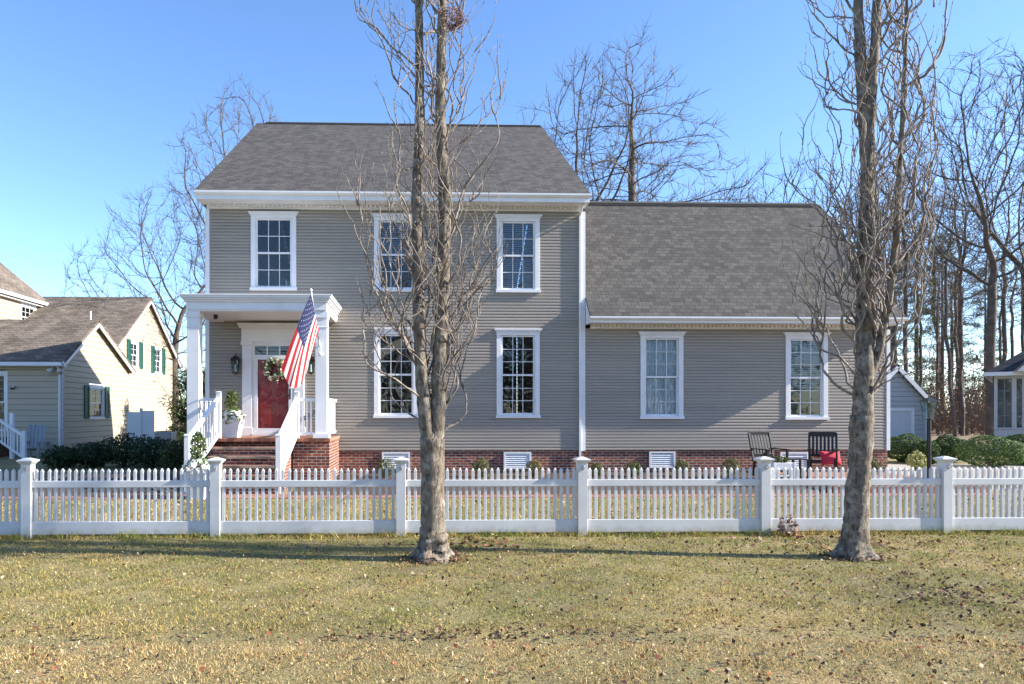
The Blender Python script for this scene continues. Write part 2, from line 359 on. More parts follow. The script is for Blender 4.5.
# roofs
def gable_roof(x0, x1, xr0, xr1, y0, y1, ye, ez, rz, ry, mt, parent, th=.06):
    m = MB(); m.slab((x0,ye,ez),(x1,ye,ez),(xr1,ry,rz),(xr0,ry,rz), th)
    m.slab((xr0,ry,rz-.002),(xr1,ry,rz-.002),(x1,y1,ez),(x0,y1,ez), th); return m.build('roof', mt, parent)
r = gable_roof(-5.43, 4.16, -5.48, 4.13, 0, REAR+.5, 17.46, EZ, RZ, RY, SHIN1, house)
m = MB(); m.prism([(RY-.16, RZ-.095), (RY-.16, RZ-.03), (RY, RZ+.045), (RY+.16, RZ-.03), (RY+.16, RZ-.095)], -5.15, 4.06); m.build('ridge_vent', RIDGE, r)
r = gable_roof(XR+.03, XE+.08, XR+.03, 11.945, 0, WREAR+.5, 17.46, WEZ, WRZ, WRY, SHIN2, house)
m = MB(); m.prism([(WRY-.14, WRZ-.125), (WRY-.14, WRZ-.04), (WRY, WRZ+.045), (WRY+.14, WRZ-.04), (WRY+.14, WRZ-.125)], XR+.05, 11.75); m.build('ridge_vent', RIDGE, r)
# cornices with dentils
def cornice(x0, x1, ez, zs, ret0, ret1, sl_):
    m = MB(); sl = .05
    m.box(x0, x1, 17.485, 17.52, zs-.01, ez-.075)                       # fascia board
    m.prism([(17.40, ez-.02), (17.40, ez-.06), (17.44, ez-.10), (17.484, ez-.105), (17.484, ez-.02)], x0-.02, x1+.02)   # crown / gutter
    m.box(x0+.01, x1-.01, 17.521, YW+.02, zs, zs+.02)                   # soffit
    m.box(x0+.12, x1-.12, YW-.045, YW-.0, zs-.105, zs-.001)             # frieze
    m.box(x0+.12, x1-.12, YW-.075, YW-.046, zs-.03, zs-.001)
    for xe in (x0, x1-.03): m.prism([(17.522, ez-.052), (YW+.3, ez-.052), (YW+.3, ez-.08+.84*sl_), (17.522, ez-.08+.06*sl_)], xe+.001, xe+.029)
    if ret0: m.box(x0, x0+.03, 17.521, YW+.3, zs-.01, ez-.05)
    if ret1: m.box(x1-.03, x1, 17.521, YW+.3, zs-.01, ez-.05)
    x = x0+.16
    while x < x1-.2: m.box(x, x+.055, YW-.125, YW-.0755, zs-.06, zs-.0005); x += .105
    m.build('cornice', WHITE, house)
cornice(-5.40, 4.14, EZ, 6.80, True, True, (RZ-EZ)/(RY-17.46))
cornice(XR+.03, XE+.06, WEZ, 3.865, True, True, (WRZ-WEZ)/(WRY-17.46))
# raking boards on the gable ends
for (xa, xb, y0, ez, ry, rz, yr) in ((-5.40, -5.335, 17.5, EZ-.07, RY, RZ-.07, REAR+.45),):
    m = MB(); xc = (xa+xb)/2
    m.bar((xc, y0, ez-.06), (xc, ry, rz-.06), abs(xb-xa), .16); m.bar((xc, yr, ez-.06), (xc, ry, rz-.06), abs(xb-xa), .16); m.build('rake_board', WHITE, house)
# corner boards, downspout, vents
for x0, x1, zt in ((XL-.02, XL+.08, 6.69), (XR-.085, XR+.02, 6.69), (XE-.075, XE+.02, 3.755)):
    m = MB(); m.box(x0, x1, YW-.03, YW+.1, SB-.02, zt); m.build('corner_board', WHITE, house, bevel=.004)
m = MB(); m.box(XR-.14, XR-.09, YW-.075, YW-.016, .35, 6.6); m.tube([(XR-.115, YW-.045, 6.6), (XR-.115, 17.6, 6.78)], .03, 8); m.build('downspout', WHITE, house)
def vent(px0, px1, py0, py1):
    a = P(px0, py1, YW); b = P(px1, py0, YW); m = MB(**front(YW))
    m.box(a[0], b[0], -.01, .03, a[2], a[2]+.04); m.box(a[0], b[0], -.01, .03, b[2]-.04, b[2])
    m.box(a[0], a[0]+.045, -.01, .03, a[2]+.04, b[2]-.04); m.box(b[0]-.045, b[0], -.01, .03, a[2]+.04, b[2]-.04)
    z = a[2]+.045
    while z < b[2]-.06: m.add([(a[0]+.04,.022,z),(b[0]-.04,.022,z),(b[0]-.04,-.005,z+.05),(a[0]+.04,-.005,z+.05),(a[0]+.04,.022,z+.008),(b[0]-.04,.022,z+.008)], [(0,1,5,4),(4,5,2,3)]); z += .052
    m.build('foundation_vent', WHITE, house)
for q in ((503.6, 531, 452, 469), (382, 410, 452, 469), (649, 675, 451.5, 468), (780, 808, 452, 469)): vent(*q)
# ---------------- porch
FZ = 1.08; PF = 16.05
m = MB(); m.box(-5.16, -4.55, PF, YW+.011, -.3, FZ-.075); m.box(-2.84, -2.03, PF+.06, YW+.011, -.3, FZ-.075); m.box(-4.5499, -2.8401, PF+.2, YW+.010, -.3, FZ-.075)
base = m.build('porch_base', BRICK, house)
m = MB(); m.box(-5.2, -2.0, PF-.02, YW-.02, FZ-.0745, FZ); m.build('porch_floor', BRICKF, house, bevel=.006)
m = MB(); rise = FZ/6; run = .30
for i in range(5):
    y0 = PF-.021-run*(5-i)+.0; zt = rise*(i+1); m.box(-4.50, -2.86, y0, PF-.022 if i == 4 else y0+run+.02, -.2, zt-.055)
    m.box(-4.515, -2.845, y0-.025, y0+run-.026, zt-.0545, zt, 1)  # treads in lighter brick: the light on their edges put into the colour
m.build('steps', [BRICK, BRICKF], house, bevel=.005)
CEIL = 3.89
m = MB()
m.box(-5.14, -2.09, PF-.02, YW-.02, CEIL+.10, CEIL+.13)                                                # ceiling
for b in ((-5.14, -2.09, PF-.02, PF+.28), (-5.14, -4.86, PF+.2801, YW-.02), (-2.37, -2.09, PF+.2801, YW-.02)): m.box(*b, CEIL-.0, CEIL+.0999)   # beams on the columns
m.box(-5.16, -2.07, PF-.04, YW-.019, CEIL+.02, CEIL+.20) if False else None
def ring(e, z0, z1): m.box(-5.14-e, -2.09+e, PF-.02-e, YW-.018, z0, z1)
ring(.02, CEIL+.03, CEIL+.20); ring(.055, CEIL+.2001, CEIL+.245); ring(.085, CEIL+.2451, CEIL+.285); ring(.12, CEIL+.2851, CEIL+.335); ring(.14, CEIL+.3351, CEIL+.36)
m.build('porch_roof', WHITE, house, bevel=.004)
for x in (-5.02, -2.20):
    m = MB(); y = PF+.13; m.box(x-.132, x+.132, y-.132, y+.132, FZ, CEIL-.002)
    m.box(x-.175, x+.175, y-.175, y+.175, FZ+.001, FZ+.10); m.box(x-.15, x+.15, y-.15, y+.15, CEIL-.14, CEIL-.003); m.box(x-.142, x+.142, y-.142, y+.142, CEIL-.36, CEIL-.33)
    m.build('column', WHITE, house, bevel=.006)
def stair_rail(xb, xt):
    m = MB(); yb, yt = PF-run*5+.06, PF+.02; zb, zt = 1.16, 2.03; a = Vector((xb, yb, zb-.06)); b = Vector((xt, yt, zt-.06))
    for (x, y, z0, z1) in ((xb, yb, 0, zb+.03), (xt, yt, FZ, zt+.07)):
        m.box(x-.05, x+.05, y-.05, y+.05, z0, z1); m.taper(x, y, z1, z1+.025, .065, .065, .03, .03)
    m.bar(a, b, .085, .07); m.bar(a-Vector((0, 0, .78)), b-Vector((0, 0, .80)), .06, .06)
    for i in range(1, 12):
        t = i/12; p = a.lerp(b, t); m.box(p.x-.018, p.x+.018, p.y-.018, p.y+.018, p.z-.79, p.z-.02)
    m.build('stair_railing', WHITE, house, bevel=.004)
stair_rail(-4.68, -4.46); stair_rail(-2.86, -2.74)
def flat_rail(a, b, n):
    m = MB(); a = Vector(a); b = Vector(b); m.bar(a+Vector((0, 0, .86)), b+Vector((0, 0, .86)), .085, .07); m.bar(a+Vector((0, 0, .1)), b+Vector((0, 0, .1)), .05, .07)
    for i in range(1, n):
        p = a.lerp(b, i/n); m.box(p.x-.018, p.x+.018, p.y-.018, p.y+.018, FZ+.1, FZ+.85)
    m.build('porch_railing', WHITE, house, bevel=.003)
flat_rail((-2.70, PF+.07, FZ), (-2.346, PF+.07, FZ), 4); flat_rail((-4.874, PF+.07, FZ), (-4.52, PF+.07, FZ), 4)
flat_rail((-2.12, PF+.28, FZ), (-2.12, YW-.03, FZ), 13); flat_rail((-5.06, PF+.28, FZ), (-5.06, YW-.03, FZ), 13)
# ---------------- front door with pilasters, transom and storm door
kw = front(YW); DX0, DX1 = -4.09, -3.19
m = MB(**kw)
for u0, u1 in ((-4.40, -4.17), (-3.11, -2.88)):
    m.box(u0, u1, 0, .09, FZ+.20, 3.32); m.box(u0-.03, u1+.03, 0, .11, FZ, FZ+.20); m.box(u0-.03, u1+.03, 0, .12, 3.3201, 3.40)
m.box(-4.42, -2.86, 0, .09, 3.4001, 3.74); m.box(-4.47, -2.81, 0, .14, 3.7401, 3.80); m.box(-4.50, -2.78, 0, .17, 3.8001, 3.86)
m.box(-4.1699, -4.10, 0, .06, FZ, 3.3999); m.box(-3.18, -3.1101, 0, .06, FZ, 3.3999); m.box(-4.0999, -3.1801, 0, .06, 3.30, 3.3999); m.box(-4.0999, -3.1801, 0, .06, 3.03, 3.08)
m.box(-4.15, -3.13, 0, .12, FZ+.0005, FZ+.06)
sur = m.build('door_surround', WHITE, house, bevel=.004)
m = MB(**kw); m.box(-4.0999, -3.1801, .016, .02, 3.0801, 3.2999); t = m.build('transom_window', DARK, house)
m = MB(**kw); m.box(-4.0999, -3.1801, .028, .031, 3.0801, 3.2999); m.build('pane', GLASS, t)
for i in (1, 2): m = MB(**kw); x = -4.1+.92*i/3; m.box(x-.014, x+.014, .032, .045, 3.0801, 3.2999); m.build('muntin', WHITE, t)
m = MB(**kw); dz0, dz1 = FZ+.07, 3.03
m.box(-4.06, -3.22, .0145, .03, dz0, dz1)
for (a, b, c, d) in ((-3.98, -3.69, dz0+.18, dz0+.72), (-3.59, -3.30, dz0+.18, dz0+.72), (-3.98, -3.69, dz0+.9, dz0+1.45), (-3.59, -3.30, dz0+.9, dz0+1.45), (-3.98, -3.69, dz0+1.56, dz0+1.82), (-3.59, -3.30, dz0+1.56, dz0+1.82)):
    m.box(a, b, .0301, .036, c, d); m.box(a+.03, b-.03, .0361, .042, c+.03, d-.03)
door = m.build('front_door', RED, house, bevel=.003)
m = MB(**kw)
m.box(-4.0999, -4.02, .062, .085, dz0, dz1); m.box(-3.26, -3.1801, .062, .085, dz0, dz1); m.box(-4.0199, -3.2601, .062, .085, dz1-.07, dz1); m.box(-4.0199, -3.2601, .062, .085, dz0, dz0+.11)
sd = m.build('storm_door', WHITE, house, bevel=.003)
m = MB(**kw); m.box(-4.0199, -3.2601, .070, .074, dz0+.11, dz1-.07); m.build('pane', GLASSD, sd)
m = MB(**kw); m.box(-3.245, -3.205, .0851, .095, 1.98, 2.25); m.box(-3.24, -3.21, .0951, .14, 2.06, 2.08); m.box(-3.33, -3.21, .13, .145, 2.055, 2.085); m.build('handle', BLACK, sd)
# ---------------- things on the porch
def leaf_quads(centres, size, normal_dirs=None, aspect=.55, rs=NP):
    """one small folded leaf-shaped face (4 corners) per centre"""
    n = len(centres); a = rs.normal(size=(n, 3)); a /= np.linalg.norm(a, axis=1)[:, None]
    b = rs.normal(size=(n, 3))
    if normal_dirs is not None: b = normal_dirs*1.2+b*.6; a = a-(a*b).sum(1)[:, None]*b/(b*b).sum(1)[:, None]; a /= np.linalg.norm(a, axis=1)[:, None]; c = np.cross(b, a)
    else: c = np.cross(a, b)
    c /= np.linalg.norm(c, axis=1)[:, None]
    s = (size*(.6+.8*rs.rand(n)))[:, None] if np.isscalar(size) else size[:, None]
    v = np.empty((n, 4, 3)); v[:, 0] = centres-a*s*.5; v[:, 1] = centres+c*s*aspect*.5; v[:, 2] = centres+a*s*.5; v[:, 3] = centres-c*s*aspect*.5
    return v.reshape(-1, 3)
def tints(n, cols, jit=.25, rs=NP):
    cols = np.array(cols); k = rs.randint(0, len(cols), n); return np.clip(cols[k]*(1+jit*rs.uniform(-1, 1, (n, 1))), 0, 1)
def shell_pts(n, c, rad, rs=NP, lump=.09, inner=.55, zmin=-1):
    d = rs.normal(size=(n, 3)); d /= np.linalg.norm(d, axis=1)[:, None]
    if zmin > -1: d[:, 2] = np.where(d[:, 2] < zmin, -d[:, 2]*.6, d[:, 2])
    ph = rs.rand(6)*6.28
    k = 1+lump*(np.sin(4*d[:, 0]+ph[0])*np.sin(5*d[:, 1]+ph[1])+.7*np.sin(7*d[:, 2]+5*d[:, 0]+ph[2])+.5*np.sin(11*d[:, 1]+9*d[:, 2]+ph[3]))
    rr = (inner+(1-inner)*rs.rand(n)**.45)*k
    return np.array(c)+d*rr[:, None]*np.array(rad), d
BOX = [(.045, .085, .022), (.06, .11, .028), (.085, .13, .035), (.03, .06, .018)]
DARKG = [(.022, .05, .018), (.03, .065, .022), (.045, .08, .03), (.02, .035, .016)]
OLIVE = [(.10, .12, .03), (.07, .10, .03), (.14, .15, .04), (.05, .08, .025)]
def shrub(x, y, z, w, d, h, label, cols=BOX, n=3500, leaf=.05, group=None, name='shrub', cat='shrub', inner=.5):
    t = thing(name, (x, y, z), label, cat, group)
    p, nd = shell_pts(n, (x, y, z+h*.5), (w/2, d/2, h*.52), inner=inner); k = p[:, 2] > z+.01; p = p[k]; nd = nd[k]
    arr_mesh('foliage', leaf_quads(p, leaf, nd), 4, LEAFM, t, tints(len(p), cols))
    m = MB(); rr = random.Random(int(x*100+y*10))
    for i in range(7):
        a = rr.uniform(0, 6.28); q = rr.uniform(.2, .75)
        m.tube([(x, y, z-.05), (x+.25*q*w*math.cos(a), y+.25*q*d*math.sin(a), z+.35*h), (x+.42*q*w*math.cos(a), y+.42*q*d*math.sin(a), z+.8*h)], [.018, .012, .004], 5)
    m.build('stem', WOODB, t, smooth=True); return t
def wall_lantern(px, py0, py1, label):
    a = P(px, py1, YW-.14); b = P(px, py0, YW-.14); x = a[0]; z0, z1 = a[2], b[2]; h = z1-z0; t = thing('wall_lantern', (x, YW-.02, (z0+z1)/2), label, 'lantern', 'lanterns beside the front door'); y = YW-.15
    m = MB(); m.box(x-.05, x+.05, YW-.045, YW-.013, z0+h*.3, z0+h*.8); m.tube([(x, YW-.045, z0+h*.55), (x, YW-.09, z0+h*.95), (x, y, z0+h*.92), (x, y, z0+h*.84)], .010, 8)
    m.build('bracket', BLACK, t)
    m = MB(); m.taper(x, y, z0+h*.66, z0+h*.84, .105, .105, .03, .03); m.box(x-.1, x+.1, y-.1, y+.1, z0+h*.64, z0+h*.66); m.taper(x, y, z0+.03, z0+.07, .05, .05, .07, .07)
    for sx in (-1, 1):
        for sy in (-1, 1): m.bar((x+sx*.062, y+sy*.062, z0+.07), (x+sx*.088, y+sy*.088, z0+h*.645), .014, .014)
    m.lathe((x, y, z0), [(.012, 0), (.012, .03)], 8); m.build('cage', BLACK, t)
    m = MB(); m.taper(x, y, z0+.072, z0+h*.64, .056, .056, .08, .08); m.build('glass', GLASSL, t)
    m = MB(); m.lathe((x, y, z0+.075), [(.015, 0), (.015, h*.28), (.008, h*.33)], 8); m.build('candle_lamp', WHITE, t)
wall_lantern(235.5, 352, 375, 'black wall lantern between the left porch column and the red door')
wall_lantern(311, 352, 375, 'black wall lantern half behind the flag, right of the red door')
c = P(274.4, 369, YW-.16); t = thing('door_wreath', c, 'leafy green wreath with white and pink flowers on the red door', 'wreath')
n = 620; th = NP.rand(n)*6.283; rr = .20+.05*NP.normal(size=n)*.8; p = np.stack([c[0]+rr*np.cos(th), c[1]+.035*NP.normal(size=n), c[2]+rr*np.sin(th)], 1); p[:, 1] = np.minimum(p[:, 1], YW-.1)
arr_mesh('foliage', leaf_quads(p, .085), 4, LEAFM, t, tints(n, [(.12, .22, .08), (.26, .33, .18), (.42, .46, .34), (.06, .12, .05), (.45, .45, .3)]))
n = 70; th = NP.rand(n)*6.283; rr = .22+.04*NP.normal(size=n); p = np.stack([c[0]+rr*np.cos(th), c[1]-.05-.03*NP.rand(n), c[2]+rr*np.sin(th)], 1)
arr_mesh('flower', leaf_quads(p, .075, aspect=.9), 4, LEAFM, t, tints(n, [(.75, .72, .6), (.6, .25, .25), (.7, .6, .45)]))
def planter(px, py_b, Y, h, w, label, plant_h, flowers):
    b = P(px, py_b, Y); x, z = b[0], b[2]; t = thing('potted_plant', (x, Y, z), label, 'planter')
    m = MB(); m.taper(x, Y, z, z+h, w*.36, w*.36, w*.5, w*.5); m.box(x-w*.53, x+w*.53, Y-w*.53, Y+w*.53, z+h-.04, z+h); m.build('planter', WHITE, t, bevel=.008)
    n = 700; hh = NP.rand(n); rad = .17*np.sqrt(np.sin(np.clip(hh*.93+.05, 0, 1)*math.pi)); an = NP.rand(n)*6.283; q = np.sqrt(NP.rand(n))
    p = np.stack([x+rad*q*np.cos(an), Y+rad*q*np.sin(an), z+h+.08+hh*plant_h], 1)
    arr_mesh('foliage', leaf_quads(p, .06), 4, LEAFM, t, tints(n, [(.09, .14, .03), (.14, .18, .05), (.05, .09, .025)]))
    m = MB(); m.tube([(x, Y, z+h-.05), (x+.01, Y, z+h+plant_h*.9)], [.014, .005], 6); m.build('stem', WOODB, t)
    p, nd = shell_pts(flowers, (x, Y, z+h+.06), (w*.66, w*.66, .2)); arr_mesh('flower', leaf_quads(p, .085, nd, .95), 4, LEAFM, t, tints(flowers, [(.8, .8, .76), (.82, .8, .7), (.8, .8, .78), (.1, .16, .05)], .08))
planter(232, 439, 16.75, .42, .44, 'white square planter of white flowers and a small evergreen beside the red door', .62, 420)
planter(198, 500, 13.95, .56, .44, 'white planter of white flowers and tall greenery at the foot of the left stair railing', .66, 420)
a = P(216, 320, 16.9); t = thing('security_camera', (a[0], 16.9, CEIL+.1), 'small round dark security camera under the porch ceiling', 'camera')
m = MB(); m.lathe((a[0], 16.9, CEIL), [(.05, .099), (.055, .06), (.03, .05)], 14); m.build('mount', WHITE, t, smooth=True)
m = MB(); m.lathe((a[0], 16.87, CEIL-.02), [(.01, -.055), (.045, -.04), (.055, 0), (.045, .04), (.02, .06)], 14); m.build('camera_body', BLACK, t, smooth=True)
# candle standing in the upper window
cx, cz = P(285.5, 283, YW)[0], r1[2]+.006; t = thing('window_candle', (cx, YW+.1, cz), 'small white candle lamp inside the upper window above the porch', 'candle')
m = MB(); m.lathe((cx, YW+.1, cz), [(.035, 0), (.03, .02), (.012, .03), (.012, .17)], 10); m.build('candle', WHITE, t)
m = MB(); m.lathe((cx, YW+.1, cz+.17), [(.006, 0), (.014, .02), (.003, .055)], 8); m.build('bulb', BLIND, t)
# ---------------- flag on its slanting pole
ba = Vector(P(319.5, 345, PF-.045)); tip = Vector(P(311, 291, 14.95)); t = thing('flag', ba, 'striped red white and blue flag hanging from a slanting pole on the right porch column', 'flag')
m = MB(); m.tube([ba+Vector((0, .03, -.02)), tip], .013, 8); m.build('pole', GALV, t, smooth=True)
m = MB(); m.lathe(tip, [(.01, -.02), (.028, 0), (.03, .02), (.012, .05)], 10); m.build('finial', WHITE, t, smooth=True)
m = MB(); m.box(ba.x-.03, ba.x+.03, PF-.042, PF-.02, ba.z-.12, ba.z+.06); m.tube([ba+Vector((0, .03, -.03)), ba+(tip-ba)*.09], .022, 8); m.lathe((ba.x+.02, PF-.07, ba.z-.2), [(.02, -.05), (.05, -.02), (.05, .03), (.02, .05)], 10); m.build('bracket', WHITE, t)
A0 = Vector(P(310.6, 294.5, 15.0)); B0 = Vector(P(319, 330, 15.62)); A1 = Vector(P(280.5, 368, 15.05)); B1 = Vector(P(309.5, 361, 15.5)); MB1 = Vector(P(296, 388, 15.25))
def cloth(s, q):
    e = (1-s)*(1-s)*A1+2*s*(1-s)*(2*MB1-.5*A1-.5*B1)+s*s*B1 if True else None
    h = A0.lerp(B0, s); p = h.lerp(e, q)
    k = (.045*math.sin(s*8.5+q*1.6)+.018*math.sin(s*17+3*q+1))*min(1, q*2.2)
    mid = -.05*math.sin(q*math.pi); return p+Vector((mid*.6+.35*k, k, -.12*math.sin(q*math.pi)*s*.5))
m = MB(); NS, NQ = 39, 36
vs = [tuple(cloth(i/NS, j/NQ)) for j in range(NQ+1) for i in range(NS+1)]
fs = []; mi = []
for j in range(NQ):
    for i in range(NS):
        k = j*(NS+1)+i; fs.append((k, k+1, k+NS+2, k+NS+1)); st = i//3
        mi.append(1 if (st < 7 and j < NQ*.42) else (0 if st % 2 == 0 else 2))
m.add(vs, fs); m.m = mi
FR = mat('flag_red', (.33, .005, .014), .8, .06, 5); FB = mat('flag_blue', (.01, .02, .09), .8, .06, 5); FW = mat('flag_white', (.52, .51, .50), .8, .04, 5)
for row in range(9):
    for k in range(6 if row % 2 == 0 else 5):
        s0 = (row+1)*(7*3/NS)/10; q0 = ((k*2+1+(row % 2))/12)*.42
        for sg in (-1, 1):
            c = cloth(s0, q0); du = (cloth(s0+.01, q0)-c).normalized(); dv = (cloth(s0, q0+.01)-c).normalized(); nn = du.cross(dv).normalized()*.004*sg
            pts = []
            for i in range(10):
                r = (.019 if i % 2 == 0 else .0078)*.8; an = math.pi*i/5; pts.append(tuple(c+nn+du*(r*math.cos(an))+dv*(r*math.sin(an))))
            m.poly(pts, 2)
m.build('cloth', [FR, FB, FW], t, smooth=True)
# ================================================================= GROUND
def sheet(name, x0, x1, y0, y1, z, m, z1=None, t=None):
    q = MB(); q.slab((x0,y0,z),(x1,y0,z),(x1,y1,z if z1 is None else z1),(x0,y1,z if z1 is None else z1), t or .05); o = q.build(name, m); return tag(o, kind='structure')
gm, gn, gb = nt('lawn_soil'); N = gn.nodes; L = gn.links
ge = N.new('ShaderNodeNewGeometry'); n1 = N.new('ShaderNodeTexNoise'); n1.inputs['Scale'].default_value = .55; n1.inputs['Detail'].default_value = 9; n1.inputs['Roughness'].default_value = .72
L.new(ge.outputs['Position'], n1.inputs['Vector']); cr = N.new('ShaderNodeValToRGB'); L.new(n1.outputs['Fac'], cr.inputs['Fac'])
cr.color_ramp.elements[0].position = .32; cr.color_ramp.elements[0].color = (.11, .085, .042, 1); cr.color_ramp.elements[1].position = .66; cr.color_ramp.elements[1].color = (.32, .235, .11, 1)
e = cr.color_ramp.elements.new(.5); e.color = (.19, .165, .065, 1)
n2 = N.new('ShaderNodeTexNoise'); n2.inputs['Scale'].default_value = 70; n2.inputs['Detail'].default_value = 6; L.new(ge.outputs['Position'], n2.inputs['Vector'])
mr = N.new('ShaderNodeMapRange'); mr.inputs['To Min'].default_value = .45; mr.inputs['To Max'].default_value = 1.45; mr.inputs['From Min'].default_value = .3; mr.inputs['From Max'].default_value = .7; L.new(n2.outputs['Fac'], mr.inputs['Value'])
mx = N.new('ShaderNodeMix'); mx.data_type = 'RGBA'; mx.blend_type = 'MULTIPLY'; mx.inputs[0].default_value = 1; L.new(cr.outputs[0], mx.inputs[6]); L.new(mr.outputs[0], mx.inputs[7]); L.new(mx.outputs[2], gb.inputs['Base Color'])
gb.inputs['Roughness'].default_value = .95; bp = N.new('ShaderNodeBump'); bp.inputs['Strength'].default_value = .7; bp.inputs['Distance'].default_value = .02; L.new(n2.outputs['Fac'], bp.inputs['Height']); L.new(bp.outputs[0], gb.inputs['Normal'])
# the lawn: one sheet to the horizon, a little swale near the street
def gz(x, y):
    return -.05*math.exp(-((y-5.3)/.25)**2)+.012*math.sin(x*1.3+y*.7)*math.exp(-((y-7)/5)**2)
m = MB(); xs = [-600, -120, -40, -16]+[-10+.5*i for i in range(45)]+[16, 40, 120, 600]; ys = [-600, -60, -8, 0]+[2+.25*i for i in range(46)]+[16, 24, 60, 200, 700]
vs = [(x, y, gz(x, y)) for y in ys for x in xs]; nx = len(xs)
m.add(vs, [(j*nx+i, j*nx+i+1, (j+1)*nx+i+1, (j+1)*nx+i) for j in range(len(ys)-1) for i in range(nx-1)]); tag(m.build('lawn', gm, smooth=True), kind='structure')
MULCH = mat('bark_mulch', (.028, .016, .011), .95, .5, 30, 1.0, 55, col2=(.10, .06, .042))
LITTERG = mat('forest_floor', (.13, .085, .05), .95, .5, 3, .6, 12, col2=(.24, .165, .10))
sheet('mulch_bed', -2.6, 8.4, 14.305, 18.01, .02, MULCH, .13); sheet('mulch_bed', -9.0, -4.72, 14.305, 18.01, .02, MULCH, .13)
sheet('brick_walk', -9.0, 11.6, 13.85, 14.3, .016, BRICKF); sheet('brick_walk', -4.72, -2.6, 14.3001, 14.62, .017, BRICKF)
sheet('brick_patio', 8.4, 11.6, 14.31, 17.9, .15, BRICKF, None, .2)
sheet('driveway', 12.1, 46, 14.9, 22.5, .012, CONC)
sheet('forest_floor', -140, 240, 34, 260, .012, LITTERG)
sheet('street', -600, 600, -9, -1.5, .008, mat('asphalt', (.05, .05, .052), .9, .2, 2, .3, 60))
# ---- grass blades and dead leaves
def fz(x, y): return np.where(True, -.05*np.exp(-((y-5.3)/.25)**2)+.012*np.sin(x*1.3+y*.7)*np.exp(-((y-7)/5)**2), 0)
def pn(x, y, s): 
    return (np.sin(x*s+1.3*np.sin(y*s*.8+.5))+np.sin(y*s*1.3+1.7*np.sin(x*s*.6+2.1))+np.sin((x+y)*s*.7+1.1*np.sin((x-y)*s*1.7)))/3
def blades(name, n, y0, y1, hmin, hmax, wd, green, label, xlim):
    y = y0+(y1-y0)*NP.rand(n); half = xlim
    x = np.where(True, (NP.rand(n)*2-1), 0); x = .35*y*.1+x*(.75*y+3.6) if half is None else half[0]+(half[1]-half[0])*NP.rand(n)
    if half is None: x = x+.12*y
    z = fz(x, y)-.004; clump = np.clip(.5+.75*pn(x*1.0+3, y*1.0, 7.5)+.35*pn(x, y+2, 19.), 0, 1); h = (hmin+(hmax-hmin)*NP.rand(n)**1.4)*(.55+.9*clump); a = NP.rand(n)*6.283; ln = (.25+1.1*NP.rand(n))*h; b = NP.rand(n)*6.283
    w2 = wd*(.6+.8*NP.rand(n))
    dx, dy = np.cos(a)*w2, np.sin(a)*w2; v = np.empty((n, 3, 3))
    v[:, 0] = np.stack([x-dx, y-dy, z], 1); v[:, 1] = np.stack([x+dx, y+dy, z], 1); v[:, 2] = np.stack([x+np.cos(b)*ln, y+np.sin(b)*ln, z+h], 1)
    g = np.clip(green(x, y)+.22*(clump-.5)+.42*pn(x, y, 1.7)*np.clip((y-4.8)/1.2, .15, 1)+.38*pn(x+9, y-4, 5.3)*np.clip((y-4.8)/1.2, .3, 1), 0, 1); isg = NP.rand(n) < g
    tan = tints(n, [(.58, .43, .18), (.66, .52, .25), (.47, .34, .14), (.72, .60, .34), (.27, .19, .085), (.16, .11, .06)], .4)*np.where((y < edge(x))[:, None], np.array([[1.06, 1.0, .98]]), np.array([[.94, .93, .68]])); gr = tints(n, [(.25, .27, .06), (.33, .33, .08), (.12, .16, .04), (.40, .37, .11), (.08, .105, .03)], .4)
    tag(arr_mesh(name, v.reshape(-1, 3), 3, GRASSM, None, np.where(isg[:, None], gr, tan)), label, 'grass', None, 'stuff')
def edge(x): return 5.42+.10*np.sin(x*1.1+.6)+.05*np.sin(x*3.7)
def g_front(x, y): return np.clip((y-edge(x))*5, 0, 1)*(.26+.22*np.clip((y-5.4)/2.5, 0, 1))+np.clip((y-8.2)/1.2, 0, 1)*.16+.05+.07*np.clip(x, -3, 5)/5
blades('grass', 520000, 3.7, 9.7, .012, .035, .0023, g_front, 'short winter grass, tan by the street and greener towards the picket fence', None)
def g_back(x, y): return .30+0*x
blades('grass', 125000, 9.7, 13.7, .02, .05, .006, g_back, 'yellowed winter grass between the picket fence and the brick walk', (-13.5, 15))
blades('grass', 21000, 9.46, 9.66, .03, .10, .004, lambda x, y: .55+0*x, 'longer unmown grass along the foot of the picket fence', (-12.5, 14.5))
def litter(n, fx, label, size, cols):
    x, y = fx(n); n = len(x); z = fz(x, y)+.012+.03*NP.rand(n)
    nd = np.stack([.5*NP.normal(size=n), .5*NP.normal(size=n), np.ones(n)], 1); s = size*(.5+.9*NP.rand(n))
    tag(arr_mesh('fallen_leaves', leaf_quads(np.stack([x, y, z], 1), s, nd, .7), 4, LITTERM, None, tints(n, cols, .3)), label, 'leaf litter', None, 'stuff')
LC = [(.15, .055, .03), (.22, .11, .055), (.10, .04, .035), (.30, .19, .11), (.07, .04, .035), (.38, .28, .2), (.24, .07, .04)]
def f1(n): y = 3.9+5.6*NP.rand(n)**.9; x = .12*y+(NP.rand(n)*2-1)*(.75*y+.8); k = NP.rand(n) < np.clip(.35+.28*pn(x, y, 1.4)+.25*pn(x, y, 4.2)+.05*x, .05, 1); return x[k], y[k]
litter(11000, f1, 'brown and russet dead leaves scattered over the grass in front of the fence', .032, LC)
def f6(n): y = 3.9+5.6*NP.rand(n)**.8; x = .12*y+(NP.rand(n)*2-1)*(.75*y+.8); return x, y
litter(16000, f6, 'crumbs of pale straw and broken leaf lying in the grass of the verge', .017, [(.38, .3, .18), (.3, .2, .12), (.12, .07, .05), (.42, .34, .2), (.06, .04, .03)])
